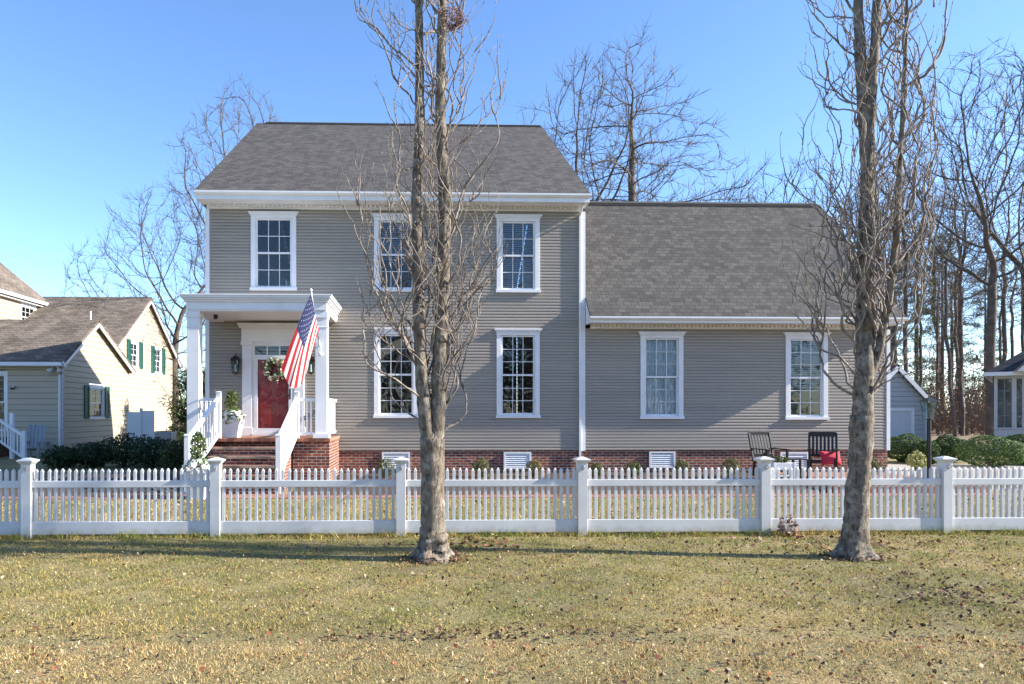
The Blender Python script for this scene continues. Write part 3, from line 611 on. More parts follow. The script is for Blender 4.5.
def f2(n): x = np.concatenate([NP.normal(.3, .75, n//2), NP.normal(0.2, 2.6, n-n//2)]); return x, 5.42+.07*NP.normal(size=n)
litter(380, f2, 'line of dark dead leaves caught along the edge of the verge', .035, [(.06, .035, .03), (.12, .06, .045), (.24, .13, .08), (.3, .2, .12)])
def f3(n): return NP.normal(4.85, .5, n), NP.normal(6.25, .42, n)
litter(380, f3, 'patch of dark purplish dead leaves at the right end of the verge', .036, [(.07, .035, .035), (.12, .05, .045), (.2, .11, .085), (.05, .03, .03)])
def f4(n): return np.concatenate([NP.normal(.55, .35, n//2), NP.normal(5.2, .7, n-n//2)]), NP.normal(8.9, .35, n)
litter(420, f4, 'reddish dead leaves lying around the two street trees by the fence', .055, LC)
def f7(n):
    a = NP.rand(n)*6.283; r = .16+.3*NP.rand(n)**1.5; k = NP.rand(n) < .5; return np.where(k, bxs[0], bxs[1])+r*np.cos(a), 8.07+.8*r*np.sin(a)
bxs = (P(433, 559, 8.09)[0], P(854, 557, 8.06)[0])
litter(900, f7, 'dark leaf scraps and bark crumbs gathered round the feet of the street trees', .035, [(.06, .04, .03), (.1, .065, .045), (.18, .1, .06), (.26, .17, .1)])
def f5(n): return -9+22*NP.rand(n), 9.8+8*NP.rand(n)
litter(1500, f5, 'brown dead leaves on the lawn and mulch behind the fence', .06, LC)
# ================================================================= PICKET FENCE
FY = 9.6; PXS = [-12.47, -10.03, -7.585, -5.143, -2.70, -.258, 2.165, 4.645, 7.144, 9.60, 12.05, 14.5]
fence = thing('picket_fence', (0, FY, 0), 'white picket fence with square capped posts across the whole front yard', 'fence')
for i, x in enumerate(PXS):
    z0 = -.03; zt = .985
    m = MB(); m.box(x-.0635, x+.0635, FY-.0635, FY+.0635, z0-.2, zt); p = m.build('post', FENCEV, fence, bevel=.004)
    m = MB(); m.taper(x, FY, zt-.015, zt+.02, .068, .068, .095, .095); m.box(x-.1, x+.1, FY-.1, FY+.1, zt+.0201, zt+.04); m.taper(x, FY, zt+.0401, zt+.068, .094, .094, .02, .02); m.build('post_cap', FENCEV, p, bevel=.003)
    m = MB(); m.box(x-.006, x+.018, FY-.075, FY-.0636, zt-.10, zt-.045); m.tube([(x+.006, FY-.07, zt-.05), (x+.006, FY-.10, zt-.045), (x+.008, FY-.115, zt-.06), (x+.006, FY-.10, zt-.08)], .006, 6); m.build('hook', GALV, p)
    if i == len(PXS)-1: break
    x1 = PXS[i+1]; a, b = x+.0635, x1-.0635
    m = MB(); n = 27; pw = .0195; pg = (b-a)/n
    for k in range(n):
        c = a+pg*(k+.5); h = .895
        c += RND.gauss(0, .0022); h += RND.gauss(0, .003); k0 = len(m.v); m.box(c-pw, c+pw, FY-.019, FY+.019, .1, h-.02); m.taper(c, FY, h-.02, h+.012, pw, .019, pw*.25, .006)
        ln = RND.gauss(0, .004); m.v[k0:] = [(p[0]+ln*(p[2]-.4), p[1]+ln*.6*(p[2]-.4), p[2]) for p in m.v[k0:]]
    pn_ = m.build('picket_panel', FENCEV, fence, bevel=.003)
    m = MB(); m.box(a, b, FY-.032, FY+.032, .66, .75); m.build('top_rail', FENCEV, pn_, bevel=.006)
    m = MB(); m.box(a, b, FY-.028, FY+.028, .045, .215); m.build('bottom_board', FENCEV, pn_, bevel=.006)
c = P(788, 527, 9.42); t = thing('withered_plant', (c[0], 9.42, 0), 'small withered plant with pale curled leaves at the foot of the fence', 'plant')
p, nd = shell_pts(90, (c[0], 9.42, .13), (.13, .09, .15)); arr_mesh('leaf', leaf_quads(p, .07), 4, LITTERM, t, tints(len(p), [(.42, .33, .26), (.28, .17, .12), (.15, .07, .05)]))
m = MB()
for i in range(6): a = i*1.05; m.tube([(c[0], 9.42, -.01), (c[0]+.05*math.cos(a), 9.42+.04*math.sin(a), .12), (c[0]+.11*math.cos(a), 9.42+.07*math.sin(a), .2)], [.005, .004, .002], 5)
m.build('stem', TWIG, t)
# ================================================================= STREET TREES (upright, wavy branches)
def wander(rr, p, d, L, n, wob, up, out=None):
    pts = [Vector(p)]; d = Vector(d).normalized(); st = L/n
    for i in range(n):
        d = (d+Vector((rr.gauss(0, wob), rr.gauss(0, wob), rr.gauss(0, wob*.6)+up))).normalized(); pts.append(pts[-1]+d*st)
    return pts
def at_len(pts, f):
    k = f*(len(pts)-1); i = min(int(k), len(pts)-2); return pts[i].lerp(pts[i+1], k-i), (pts[i+1]-pts[i]).normalized()
def street_tree(base, leaders, label, seed, env, zlow, ntw, flare, nlow):
    rr = random.Random(seed); x0, y0 = base; t = thing('street_tree', (x0, y0, 0), label, 'tree', 'bare trees on the verge')
    tr = MB(); tw = MB()
    for pts, rad in leaders:
        q = []; r2 = []
        for i in range(len(pts)-1):                          # refine and roughen
            for k in range(8):
                f = k/8; p = Vector(pts[i]).lerp(Vector(pts[i+1]), f); r = rad[i]*(1-f)+rad[i+1]*f
                q.append(p+Vector((rr.gauss(0, .05*r), rr.gauss(0, .05*r), 0))); r2.append(r*(1+rr.gauss(0, .018)))
        q.append(Vector(pts[-1])); r2.append(rad[-1]); tr.tube(q, r2, 28 if pts is leaders[0][0] else 14)
    tr.v = [((x0+(p[0]-x0)*k, y0+(p[1]-y0)*k, p[2]) if p[2] < .5 else p) for p in tr.v for k in (1+.30*math.exp(-max(p[2], 0)/.13)*math.cos(flare*math.atan2(p[1]-y0, p[0]-x0)+seed)+.35*math.exp(-max(p[2], 0)/.055),)]
    trunk = tr.build('trunk', PEARB, t, smooth=True)
    def branch(p, d, L, r, lev):
        n = max(5, int(L/.06)); pts = wander(rr, p, d, L, n, .26, .14)
        c = Vector((x0, y0, 0))
        for i, q in enumerate(pts):                          # the crown stays a column
            dx, dy = q.x-c.x, q.y-c.y; h = math.hypot(dx, dy)
            if h > env: k = (env+(h-env)*.35)/h; q.x = c.x+dx*k; q.y = c.y+dy*k
        rad = [max(.0021, r*(1-.8*i/n)*(1+rr.uniform(-.12, .2))) for i in range(n+1)]
        tw.tube(pts, rad, 6 if lev == 0 else 5 if lev == 1 else 4)
        if lev < 2:
            for k in range(rr.randint(3, 6) if lev == 0 else rr.randint(0, 1)):
                f = rr.uniform(.15, .97); q, e = at_len(pts, f); a = rr.uniform(0, 6.283); o = Vector((math.cos(a), math.sin(a), .35))
                branch(q, (e*.7+o*.75), L*rr.uniform(.3, .62)*(1.15-f*.5), r*(.72-.25*f), lev+1)
        for k in range(int(L*4)):                            # short spurs with fat buds
            q, e = at_len(pts, rr.uniform(.1, 1)); a = rr.uniform(0, 6.283); o = (e*.8+Vector((math.cos(a), math.sin(a), .5))).normalized()
            l = rr.uniform(.015, .06); tw.tube([q, q+o*l*.7, q+o*l], [.0026, .0042, .001], 4)
    for pts, rad in leaders[1:]:
        P_ = [Vector(p) for p in pts]
        for k in range(ntw):
            f = rr.uniform(0.0, .88); p, e = at_len(P_, f)
            if p.z < zlow: continue
            a = rr.uniform(0, 6.283); o = Vector((math.cos(a), math.sin(a)*.8, rr.uniform(.2, .9)))
            L_ = rr.uniform(.6, 2.4); branch(p, o, L_, (.0052+.0042*L_)*rr.uniform(.8, 1.2), 0)
    for k in range(nlow):                                    # the fan of long low branches that ascend outside the crown
        p, e = at_len([Vector(q) for q in leaders[1+k % (len(leaders)-1)][0][:3]], rr.uniform(.05, .9)); a = 6.283*k/nlow+rr.uniform(-.3, .3)
        branch(p, Vector((math.cos(a), math.sin(a)*.7, rr.uniform(.35, .9))), rr.uniform(1.5, 2.8), rr.uniform(.011, .017), 0)
    tw.build('branches', TWIG, t, smooth=True); return t
def lead(Y, pts): return [P(a, b, Y+c) for a, b, c in pts]
Y1 = 8.09
b = P(433, 559, Y1); bx = b[0]
L0 = [(bx, Y1, -.05), (bx, Y1, .12), (bx-.005, Y1, .35)]+lead(Y1, [(432.5, 480, 0), (432.5, 438, 0)])
LA = lead(Y1, [(431, 452, 0), (425, 420, 0), (420, 350, .02), (418, 280, 0), (417, 200, -.03), (420, 110, 0), (419, 20, .02), (416, -80, .05), (414, -200, .05)])
LB = lead(Y1, [(434, 452, .02), (438, 415, .03), (440, 350, .05), (443, 280, .06), (445, 200, .04), (440, 110, 0), (442, 20, -.02), (446, -80, -.03), (445, -210, -.03)])
street_tree((bx, Y1), [(L0, [.20, .165, .14, .13, .14]), (LA, [.095, .08, .072, .067, .062, .054, .044, .032, .012]), (LB, [.10, .088, .083, .078, .073, .062, .048, .032, .012])],
            'bare columnar tree forking into two tall trunks in front of the main house', 11, .80, 1.65, 46, 5, 11)
Y2 = 8.06
b = P(854, 557, Y2); bx2 = b[0]
L0 = [(bx2, Y2, -.05), (bx2, Y2, .12)]+lead(Y2, [(856, 520, 0), (859, 470, 0), (862, 415, 0)])
LA = lead(Y2, [(862, 425, 0), (864, 380, 0), (865, 320, .03), (866, 240, .0), (868, 160, -.02), (862, 80, 0), (858, 10, .03), (860, -90, .03), (858, -210, .03)])
LB = lead(Y2, [(866, 330, -.05), (869, 250, -.10), (867, 170, -.10), (872, 90, -.08), (876, 20, -.05), (880, -90, -.04), (880, -190, -.04)])
LC_ = lead(Y2, [(868, 385, 0), (880, 345, -.04), (889, 300, -.07), (896, 240, -.08), (899, 180, -.08), (903, 110, -.06), (906, 40, -.04), (908, -60, -.04)])
street_tree((bx2, Y2), [(L0, [.195, .155, .13, .118, .125]), (LA, [.115, .102, .094, .085, .076, .064, .052, .036, .012]), (LB, [.05, .062, .06, .055, .045, .03, .012]), (LC_, [.05, .045, .04, .035, .03, .025, .02, .008])],
            'bare columnar tree standing in front of the garage wing', 23, .74, 1.45, 28, 5, 16)
c = P(452, 20, Y1-.05); t = thing('bird_nest', c, 'ragged reddish brown nest lodged high in the forked street tree', 'nest')
m = MB(); rr = random.Random(4)
for i in range(170):
    a = rr.uniform(0, 6.283); z = rr.uniform(-.09, .09); r = .11*math.sqrt(max(.05, 1-(z/.13)**2)); q = Vector((c[0]+r*math.cos(a), c[1]+r*math.sin(a), c[2]+z)); d = Vector((-math.sin(a)+rr.gauss(0, .4), math.cos(a)+rr.gauss(0, .4), rr.gauss(0, .4))).normalized()*rr.uniform(.05, .11)
    m.tube([q-d, q+d*.1+Vector((0, 0, .01)), q+d], [.002, .003, .001], 4)
m.build('twigs', mat('nest_twigs', (.10, .04, .03), .9, .3, 20, col2=(.24, .11, .08)), t)
# ================================================================= YARD FURNITURE AND PLANTS
def rocker(x, y, rz, label, tilt=0):
    t = thing('rocking_chair', (x, y, .152), label, 'rocking chair', 'black rocking chairs on the patio'); C = math.cos(rz); S_ = math.sin(rz)
    T = lambda u, n, z: (x+u*C-n*S_, y+u*S_+n*C, .152+z)
    def part(name, fn): m = MB(T); fn(m); return m.build(name, BLACK, t, bevel=.004)
    def rock(m, s):
        pts = []
        for i in range(13): k = -1+2*i/12; pts.append((s*.27, k*.42+.03, .03+.07*k*k))
        for i in range(12): m.bar(pts[i], pts[i+1], .035, .05)
    for s in (-1, 1): part('rocker', lambda m: rock(m, s))
    for s in (-1, 1):
        part('leg', lambda m: m.bar((s*.27, -.22, .06), (s*.27, -.24, .64), .04, .05, up=(0, 1, 0)))
        part('leg', lambda m: m.bar((s*.245, .25, .06), (s*.245, .22, .42), .04, .05, up=(0, 1, 0)))
        part('armrest', lambda m: m.box(s*.27-.05, s*.27+.05, -.29, .27, .641, .665))
    def seat(m):
        for i in range(7): y0 = -.25+i*.07; m.box(-.25, .25, y0, y0+.06, .40-.012*i, .42-.012*i)
        m.box(-.25, .25, -.26, -.24, .34, .40)
    part('seat', seat)
    def back(m):
        for s in (-1, 1): m.bar((s*.28, .21, .35), (s*.28, .38, 1.02), .05, .04, up=(0, 1, 0))
        m.bar((-.28, .38, .99), (.28, .38, .99), .03, .11); m.bar((-.26, .245, .50), (.26, .245, .50), .03, .07)
        for i in range(6): u = -.2+.08*i; m.bar((u, .245, .5), (u, .375, .97), .05, .018, up=(0, 1, 0))
    part('backrest', back); return t
q = P(823, 470, 16.3); rocker(q[0], 16.3, -.5, 'black slatted rocking chair with a red pillow, facing the street')
q2 = P(770, 470, 16.5); rocker(q2[0], 16.5, .22, 'black slatted rocking chair turned towards the side table')
t = thing('pillow', (q[0]+.05, 16.05, .60), 'bright red pillow propped on the rocking chair', 'pillow')
m = MB(); n = 14; vs = []; cx, cy, cz = P(830.5, 458, 16.08)
for sgn in (-1, 1):
    for j in range(n+1):
        for i in range(n+1):
            u, v = -1+2*i/n, -1+2*j/n; th = .085*max(0, (1-u**4))**.5*max(0, (1-v**4))**.5; pin = 1-.10*(1-abs(v))*abs(u)**3; pin2 = 1-.10*(1-abs(u))*abs(v)**3
            X_, Z_ = u*.235*pin, v*.155*pin2; vs.append((cx+X_, cy+.16*Z_/.19*.4+sgn*th, cz+Z_))
k = (n+1)**2; fs = []
for s0, fl in ((0, 0), (k, 1)):
    for j in range(n):
        for i in range(n):
            a = s0+j*(n+1)+i; f = (a, a+1, a+n+2, a+n+1); fs.append(f if not fl else f[::-1])
m.add(vs, fs); m.build('cushion', mat('red_cloth', (.50, .022, .045), .8, .12, 6, .3, 30), t, smooth=True)
q = P(799, 470, 15.7); t = thing('side_table', (q[0], 15.8, .152), 'small black side table between the two rocking chairs', 'table'); x, y = q[0], 15.8
m = MB()
for i in range(5): m.box(x-.2, x+.2, y-.2+i*.081, y-.2+i*.081+.07, .60, .62)
m.build('tabletop', BLACK, t, bevel=.003)
for sx in (-1, 1):
    for sy in (-1, 1): m = MB(); m.box(x+sx*.17-.02, x+sx*.17+.02, y+sy*.17-.02, y+sy*.17+.02, .152, .599); m.build('leg', BLACK, t)
q = P(782, 470, 15.3); x, y = q[0], 15.3; t = thing('plant_stand', (x, y, .152), 'low white slatted planter box with green plants in front of the left rocking chair', 'planter')
m = MB(); m.box(x-.24, x+.24, y-.12, y+.12, .42, .57)
for sx in (-1, 1):
    for sy in (-1, 1): m.box(x+sx*.22-.025, x+sx*.22+.025, y+sy*.1-.025, y+sy*.1+.025, .15, .575)
m.box(x-.2, x+.2, y-.1, y+.1, .27, .295); m.build('planter_box', WHITE, t, bevel=.004)
p, nd = shell_pts(160, (x-.03, y, .62), (.2, .1, .09)); arr_mesh('foliage', leaf_quads(p, .06), 4, LEAFM, t, tints(160, OLIVE))
# foundation shrubs
for i, (px, py, w_, cols, lb) in enumerate(((386, 458, .44, OLIVE, 'small round shrub on the mulch just left of the forked tree'), (481, 458, .44, OLIVE, 'small round shrub on the mulch just right of the forked tree'), (534, 459, .42, [(.16, .13, .03), (.10, .12, .03), (.2, .15, .05)], 'small yellowish shrub beside the foundation vent of the main house'),
        (597, 463, .36, OLIVE, 'low thin shrub just right of the white corner of the main house'), (633, 461, .42, OLIVE, 'small shrub left of the foundation vent under the wing'), (681, 459, .42, OLIVE, 'small shrub right of the foundation vent under the wing'), (731, 458, .46, OLIVE, 'small shrub in the mulch just left of the rocking chairs'), (874, 459, .40, OLIVE, 'small shrub at the wing corner behind the right street tree'))):
    a = P(px, py, 17.2); h = a[2]-.1; shrub(a[0], 17.2, .1, w_, w_, h, lb, cols, 620, .045, 'small shrubs along the foundation')
# boxwoods by the driveway
for (px, py, w_, Y, lb) in ((905, 435, 1.35, 23.6, 'rounded evergreen bush in front of the garage door'), (949, 436, 1.3, 23.4, 'rounded evergreen bush behind the black lamp post'), (991, 436, 1.85, 21.4, 'largest rounded evergreen bush, sunlit, right of the lamp post'), (1018, 435, 1.1, 24.6, 'rounded dark evergreen bush under the sunroom windows'), (1032, 448, 1.3, 22.0, 'rounded evergreen bush cut by the right edge of the photo'), (926, 442, .8, 22.6, 'low evergreen bush just left of the lamp post')):
    a = P(px, py, Y); shrub(a[0], Y, 0, w_, w_*.9, a[2], lb, BOX if px != 991 else [(.07, .12, .03), (.10, .16, .04), (.05, .09, .025)], 9000, .05, 'rounded bushes along the driveway', inner=.86)  # largest bush gets yellower tints: its sunlight is painted into the leaves
a = P(917, 455, 20); shrub(a[0], 20, 0, .5, .5, a[2]+.1, 'pale yellow green spiky plant at the foot of the lamp post', [(.3, .32, .12), (.4, .4, .2), (.16, .2, .06)], 400, .09)
# dark bushes on the left
for i, (px, py, w_, Y, lb) in enumerate(((62, 446, 1.1, 21.5, 'low dark bush nearest the left fence posts'), (92, 442, 1.3, 22, 'dark bush under the green shuttered window'), (124, 434, 1.5, 22.3, 'tall loose dark bush in front of the white utility screen'), (152, 436, 1.4, 21.8, 'broad dark bush left of the porch steps'), (176, 440, 1.0, 21, 'olive tinged bush beside the porch column'))):
    a = P(px, py, Y); shrub(a[0], Y, 0, w_, w_, a[2], lb, DARKG if i < 4 else [(.09, .10, .03), (.05, .07, .03)], 2300, .085, 'dark bushes between the two houses', inner=.35)
# lamp post
q = P(929, 470, 15.2); x, y = q[0], 15.2; z1 = P(929, 420, 15.2)[2]; z2 = P(929, 397, 15.2)[2]; t = thing('lamp_post', (x, y, 0), 'black lamp post with a glass lantern beside the driveway', 'lamp post')
m = MB(); m.lathe((x, y, -.1), [(.06, 0), (.06, .3), (.042, .33), (.042, z1+.1)], 14); m.build('post', BLACK, t, smooth=False)
m = MB(); m.lathe((x, y, z1), [(.05, 0), (.07, .02)], 12); m.taper(x, y, z2-.09, z2-.02, .13, .13, .04, .04); m.lathe((x, y, z2-.02), [(.02, 0), (.012, .05)], 8)
for sx in (-1, 1):
    for sy in (-1, 1): m.bar((x+sx*.07, y+sy*.07, z1+.02), (x+sx*.11, y+sy*.11, z2-.09), .015, .015)
m.build('lantern_frame', BLACK, t); m = MB(); m.taper(x, y, z1+.021, z2-.091, .066, .066, .105, .105); m.build('glass', GLASSL, t)
# ================================================================= NEIGHBOUR ON THE LEFT
NX = -13.72; N0 = 28.0
def yn(px): return Yx(px, NX)
nb = thing('neighbour_house', (NX, N0, 0), 'cream clapboard neighbouring house with brown roofs and green shutters', 'house')
y1 = yn(128); ya = yn(93.5); za = Zx(93.5, 322, NX); ze = 3.75
NW = [(yn(88), yn(103.5), Zx(95, 419, NX), Zx(95, 385, NX))]
w = MB(**east(NX))
def ur1(z):
    if z <= ze: return (N0, y1)
    k = (z-ze)/(za-ze); return (N0+(ya-N0)*k, y1-(y1-ya)*k)
lap(w, 0, 0, 0, za-.08, .22, [(NW[0][0]+.06, NW[0][1]-.06, NW[0][2]+.05, NW[0][3]-.05)], lip=.038, flat=.88, urange=ur1); w.build('wall', CREAM, nb)
w = MB(**front(N0)); lap(w, -26, NX, 0, ze, .22, [(-16.9, -15.8, 1.0, 3.2)], lip=.038, flat=.88); w.build('wall', CREAM, nb)
w = MB(); sl = (za-ze)/(ya-N0); ov = .35
w.slab((-30, N0-ov, ze-ov*sl+.1), (NX+.25, N0-ov, ze-ov*sl+.1), (NX+.25, ya, za+.1), (-30, ya, za+.1), .12); w.slab((-30, ya, za+.098), (NX+.25, ya, za+.098), (NX+.25, y1+ov, ze-ov*sl+.1), (-30, y1+ov, ze-ov*sl+.1), .12); w.build('roof', SHIN3, nb)
w = MB(); w.bar((NX+.22, N0-ov, ze-ov*sl-.06), (NX+.22, ya, za-.06), .05, .22); w.bar((NX+.22, y1+ov, ze-ov*sl-.06), (NX+.22, ya, za-.06), .05, .22); w.build('rake_board', WHITE, nb)
w = MB(); w.box(-26, NX+.2, N0-ov-.12, N0-ov-.005, ze-ov*sl-.10, ze-ov*sl+.04); w.box(-26, NX+.2, N0-ov, N0, ze-ov*sl-.12, ze-ov*sl-.10); w.build('gutter', WHITE, nb)
w = MB(); w.box(NX-.12, NX+.03, N0-.03, N0+.12, 0, ze-.2); w.tube([(NX-.05, N0-.08, 0.1), (NX-.05, N0-.08, ze-.5), (NX-.05, N0-ov-.05, ze-.25)], .045, 8); w.build('downspout', WHITE, nb)
window(nb, front(N0), -16.95, -15.75, .95, 3.25, cols=2, ru=2, rl=3, crown=False)
def shutters(mb, u0, u1, z0, z1, w_):
    for a, b in ((u0-w_-.02, u0-.02), (u1+.02, u1+w_+.02)):
        mb.box(a, a+.06, .04, .085, z0, z1); mb.box(b-.06, b, .04, .085, z0, z1); mb.box(a+.06, b-.06, .04, .085, z0, z0+.07); mb.box(a+.06, b-.06, .04, .085, z1-.07, z1); mb.box(a+.06, b-.06, .02, .06, (z0+z1)/2-.04, (z0+z1)/2+.04)
        z = z0+.08
        while z < z1-.09: mb.box(a+.06, b-.06, .045, .07, z, z+.035); z += .06
def shuttered(X, q):
    window(nb, east(X), *q, cols=2, ru=2, rl=2, crown=False, casing=.08)
    s = MB(**east(X)); wd = .42
    shutters(s, q[0], q[1], q[2]+.03, q[3]-.03, wd); h = len(s.v)//2
    for k in (0, 1):
        n = MB(); lo, hi = (0, h) if k == 0 else (h, 2*h); n.v = s.v[lo:hi]; n.f = [[i-lo for i in f] for f in s.f if lo <= f[0] < hi]; n.m = [0]*len(n.f); n.build('shutter', GREENSH, nb)
shuttered(NX, (NW[0][0], NW[0][1], NW[0][2], NW[0][3]))
NX2 = -13.95; yb0, yb1 = Yx(110, NX2)-1.2, Yx(177, NX2); ybm = Yx(147, NX2); zb = Zx(147, 299, NX2); zbe = Zx(176, 365, NX2); yb0 = ybm-(yb1-ybm)
W2 = [(Yx(129.5, NX2), Yx(138, NX2), Zx(134, 368.5, NX2), Zx(134, 340, NX2)), (Yx(153.5, NX2), Yx(161, NX2), Zx(157, 374, NX2), Zx(157, 346.5, NX2))]
def ur2(z):
    if z <= zbe: return (yb0, yb1)
    k = (z-zbe)/(zb-zbe); return (yb0+(ybm-yb0)*k, yb1-(yb1-ybm)*k)
w = MB(**east(NX2)); lap(w, 0, 0, 0, zb-.08, .22, [(a+.05, b-.05, c+.05, d-.05) for a, b, c, d in W2], lip=.038, flat=.88, urange=ur2); w.build('wall', CREAM, nb)
sl2 = (zb-zbe)/(yb1-ybm); w = MB(); w.slab((-30, yb0-.3, zbe-.3*sl2+.1), (NX2+.25, yb0-.3, zbe-.3*sl2+.1), (NX2+.25, ybm, zb+.1), (-30, ybm, zb+.1), .12); w.slab((-30, ybm, zb+.098), (NX2+.25, ybm, zb+.098), (NX2+.25, yb1+.3, zbe-.3*sl2+.1), (-30, yb1+.3, zbe-.3*sl2+.1), .12); w.build('roof', SHIN3, nb)
w = MB(); w.bar((NX2+.22, yb0-.3, zbe-.3*sl2-.06), (NX2+.22, ybm, zb-.06), .05, .22); w.bar((NX2+.22, yb1+.3, zbe-.3*sl2-.06), (NX2+.22, ybm, zb-.06), .05, .22); w.build('rake_board', WHITE, nb)
w = MB(); a = P(88, 313, 30); w.box(a[0]-.02+0, a[0]+.28, ybm-2.6, ybm-2.3, 0, 0) if False else w.tube([(-15.8, ybm-2.2, zb-2.2), (-15.8, ybm-2.2, zb-.95)], .06, 8); w.build('vent_pipe', GALV, nb)
for q in W2: shuttered(NX2, q)
# upper block
BX = -18.9; bf = Yx(43, BX); be = Zx(46, 306, BX); bn = Yx(0, BX)-5
w = MB(**east(BX)); q = (Yx(20, BX), Yx(35.5, BX), Zx(28, 330, BX), Zx(28, 304, BX)); lap(w, bn, bf, 2, be, .22, [(q[0]+.06, q[1]-.06, q[2]+.05, q[3]-.05)], lip=.038, flat=.88); w.v, n0 = w.v+[(BX,bf,0),(-30,bf,0),(-30,bf,be),(BX,bf,be)], len(w.v); w.f.append([n0, n0+1, n0+2, n0+3]); w.m.append(0)
w.v, n0 = w.v+[(BX,bn,2),(-30,bn,2),(-30,bn,be),(BX,bn,be)], len(w.v); w.f.append([n0+3, n0+2, n0+1, n0]); w.m.append(0); w.build('wall', CREAM, nb)
window(nb, east(BX), *q, cols=3, ru=2, rl=2, crown=False, casing=.1)
# the far raking edge of this roof runs from (50,304) to (0,262) in the photo: slope from those two points
e0 = P(51, 304, bf+.3); pz = None
zt = P(0, 262, bf+.3); slp = (zt[2]-e0[2])/(e0[0]-zt[0]); rx = e0[0]-6.5
w = MB(); w.slab((e0[0], bn-.3, e0[2]), (e0[0], bf+.3, e0[2]), (rx, bf+.3, e0[2]+6.5*slp), (rx, bn-.3, e0[2]+6.5*slp), .12); w.slab((rx, bn-.3, e0[2]+6.5*slp-.002), (rx, bf+.3, e0[2]+6.5*slp-.002), (rx-6.5, bf+.3, e0[2]), (rx-6.5, bn-.3, e0[2]), .12); w.build('roof', SHIN4, nb)
w = MB(); w.box(e0[0], e0[0]+.12, bn-.3, bf+.32, e0[2]-.17, e0[2]-.03); w.box(BX, e0[0]-.002, bn-.3, bf+.31, e0[2]-.26, e0[2]-.20); w.build('gutter', WHITE, nb)
# stair rail, steps and lamp at the neighbour's door
w = MB(); pa = P(-4, 418, 26.8); pb = P(24, 436, 25.2); zz = .95
w.bar(pa, pb, .08, .07); w.bar((pa[0], pa[1], pa[2]-.75), (pb[0], pb[1], pb[2]-.75), .06, .06)
for i in range(9): p = Vector(pa).lerp(Vector(pb), i/9); w.box(p.x-.02, p.x+.02, p.y-.02, p.y+.02, p.z-.77, p.z-.02)
for (px, py) in ((24, 431), (12, 413)): p = P(px, py, 25.2 if px == 24 else 26.2); w.box(p[0]-.06, p[0]+.06, p[1]-.06, p[1]+.06, 0, p[2])
w.build('stair_railing', WHITE, nb)
w = MB()
for i in range(4): w.box(-17.5, -15.6, 25.4+.3*i, 27.9, .18*i+.001, .18*(i+1))
w.build('steps', mat('brown_steps', (.11, .06, .045), .8, .2, 4, .2, 20), nb)
q = P(11, 388, N0-.15); t = thing('porch_light', (q[0], N0-.02, q[2]), 'dark round porch light beside the neighbour door', 'lamp'); m = MB(); m.lathe((q[0], N0-.06, q[2]-.05), [(.06, 0), (.09, .05), (.06, .12)], 10); m.build('shade', BLACK, t, smooth=True); m = MB(); m.tube([(q[0]-.12, N0-.02, q[2]+.02), (q[0], N0-.1, q[2]+.02), (q[0]+.13, N0-.13, q[2]+.05)], .045, 8); m.build('arm', GALV, t)
q = P(55, 369, N0-.2); t = thing('flood_light', (q[0], N0-.02, q[2]), 'twin headed floodlight under the neighbour eave', 'lamp')
for s in (-1, 1): m = MB(); c = Vector((q[0]+.12*s, N0-.15, q[2])); m.tube([c+Vector((0, .06, .12)), c, c+Vector((.10*s, -.12, -.10))], [.03, .06, .11], 10); m.build('lamp_head', VINYL, t, smooth=True)
m = MB(); m.box(q[0]-.2, q[0]+.2, N0-.12, N0-.015, q[2]+.1, q[2]+.17); m.build('mount', VINYL, t)
# deck chair by the neighbour's wall
q = P(37, 446, 26.2); x, y = q[0], 26.2; t = thing('deck_chair', (x, y, 0), 'grey slatted wooden garden chair beside the neighbour wall', 'chair'); CH = mat('weathered_wood', (.25, .27, .29), .8, .15, 6, .2, 30)
m = MB()
for i in range(5): u = x-.28+.13*i; m.bar((u, y-.1, .35), (u-.22, y+.5, 1.2), .11, .022, up=(0, 1, 0))
m.build('backrest', CH, t); m = MB()
for i in range(5): m.box(x-.3, x+.3, y-.6+.12*i, y-.5+.12*i, .40-.02*i, .42-.02*i)
m.build('seat', CH, t)
for s in (-1, 1):
    m = MB(); m.box(x+s*.34-.06, x+s*.34+.06, y-.6, y+.25, .6, .625); m.build('armrest', CH, t)
    m = MB(); m.box(x+s*.32-.03, x+s*.32+.03, y-.58, y-.48, 0, .599); m.build('leg', CH, t); m = MB(); m.box(x+s*.32-.03, x+s*.32+.03, y+.1, y+.2, 0, .599); m.build('leg', CH, t)
# white utility screen and air conditioner
qa = P(127, 440, 27); qb = P(154, 412, 27); t = thing('utility_screen', (qb[0], 27, 0), 'white board screen standing against the neighbour wall', 'screen')
m = MB(); m.box(qa[0], P(142, 412, 27)[0], 27, 27.05, 0, qb[2]); m.build('screen_panel', VINYL, t); m = MB(); m.box(P(141.5, 0, 26.9)[0], P(154, 0, 26.9)[0], 26.88, 26.94, 0, qb[2]+.04); m.build('screen_panel', VINYL, t)
m = MB(); m.box(P(140, 0, 26.9)[0], P(142, 0, 26.9)[0], 26.86, 26.98, 0, qb[2]+.14); m.build('post', VINYL, t)
q = P(163, 432, 28.5); t = thing('air_conditioner', (q[0], 28.5, 0), 'grey air conditioning unit behind the dark bushes', 'air conditioner')
m = MB(); m.box(q[0]-.4, q[0]+.4, 28.2, 28.9, .05, q[2]); m.build('cabinet', mat('ac_grey', (.42, .42, .40), .5, .1, 5), t, bevel=.03); m = MB(); m.lathe((q[0], 28.55, q[2]), [(.3, .0), (.3, .03), (.05, .05)], 16); m.build('fan_grille', BLACK, t)
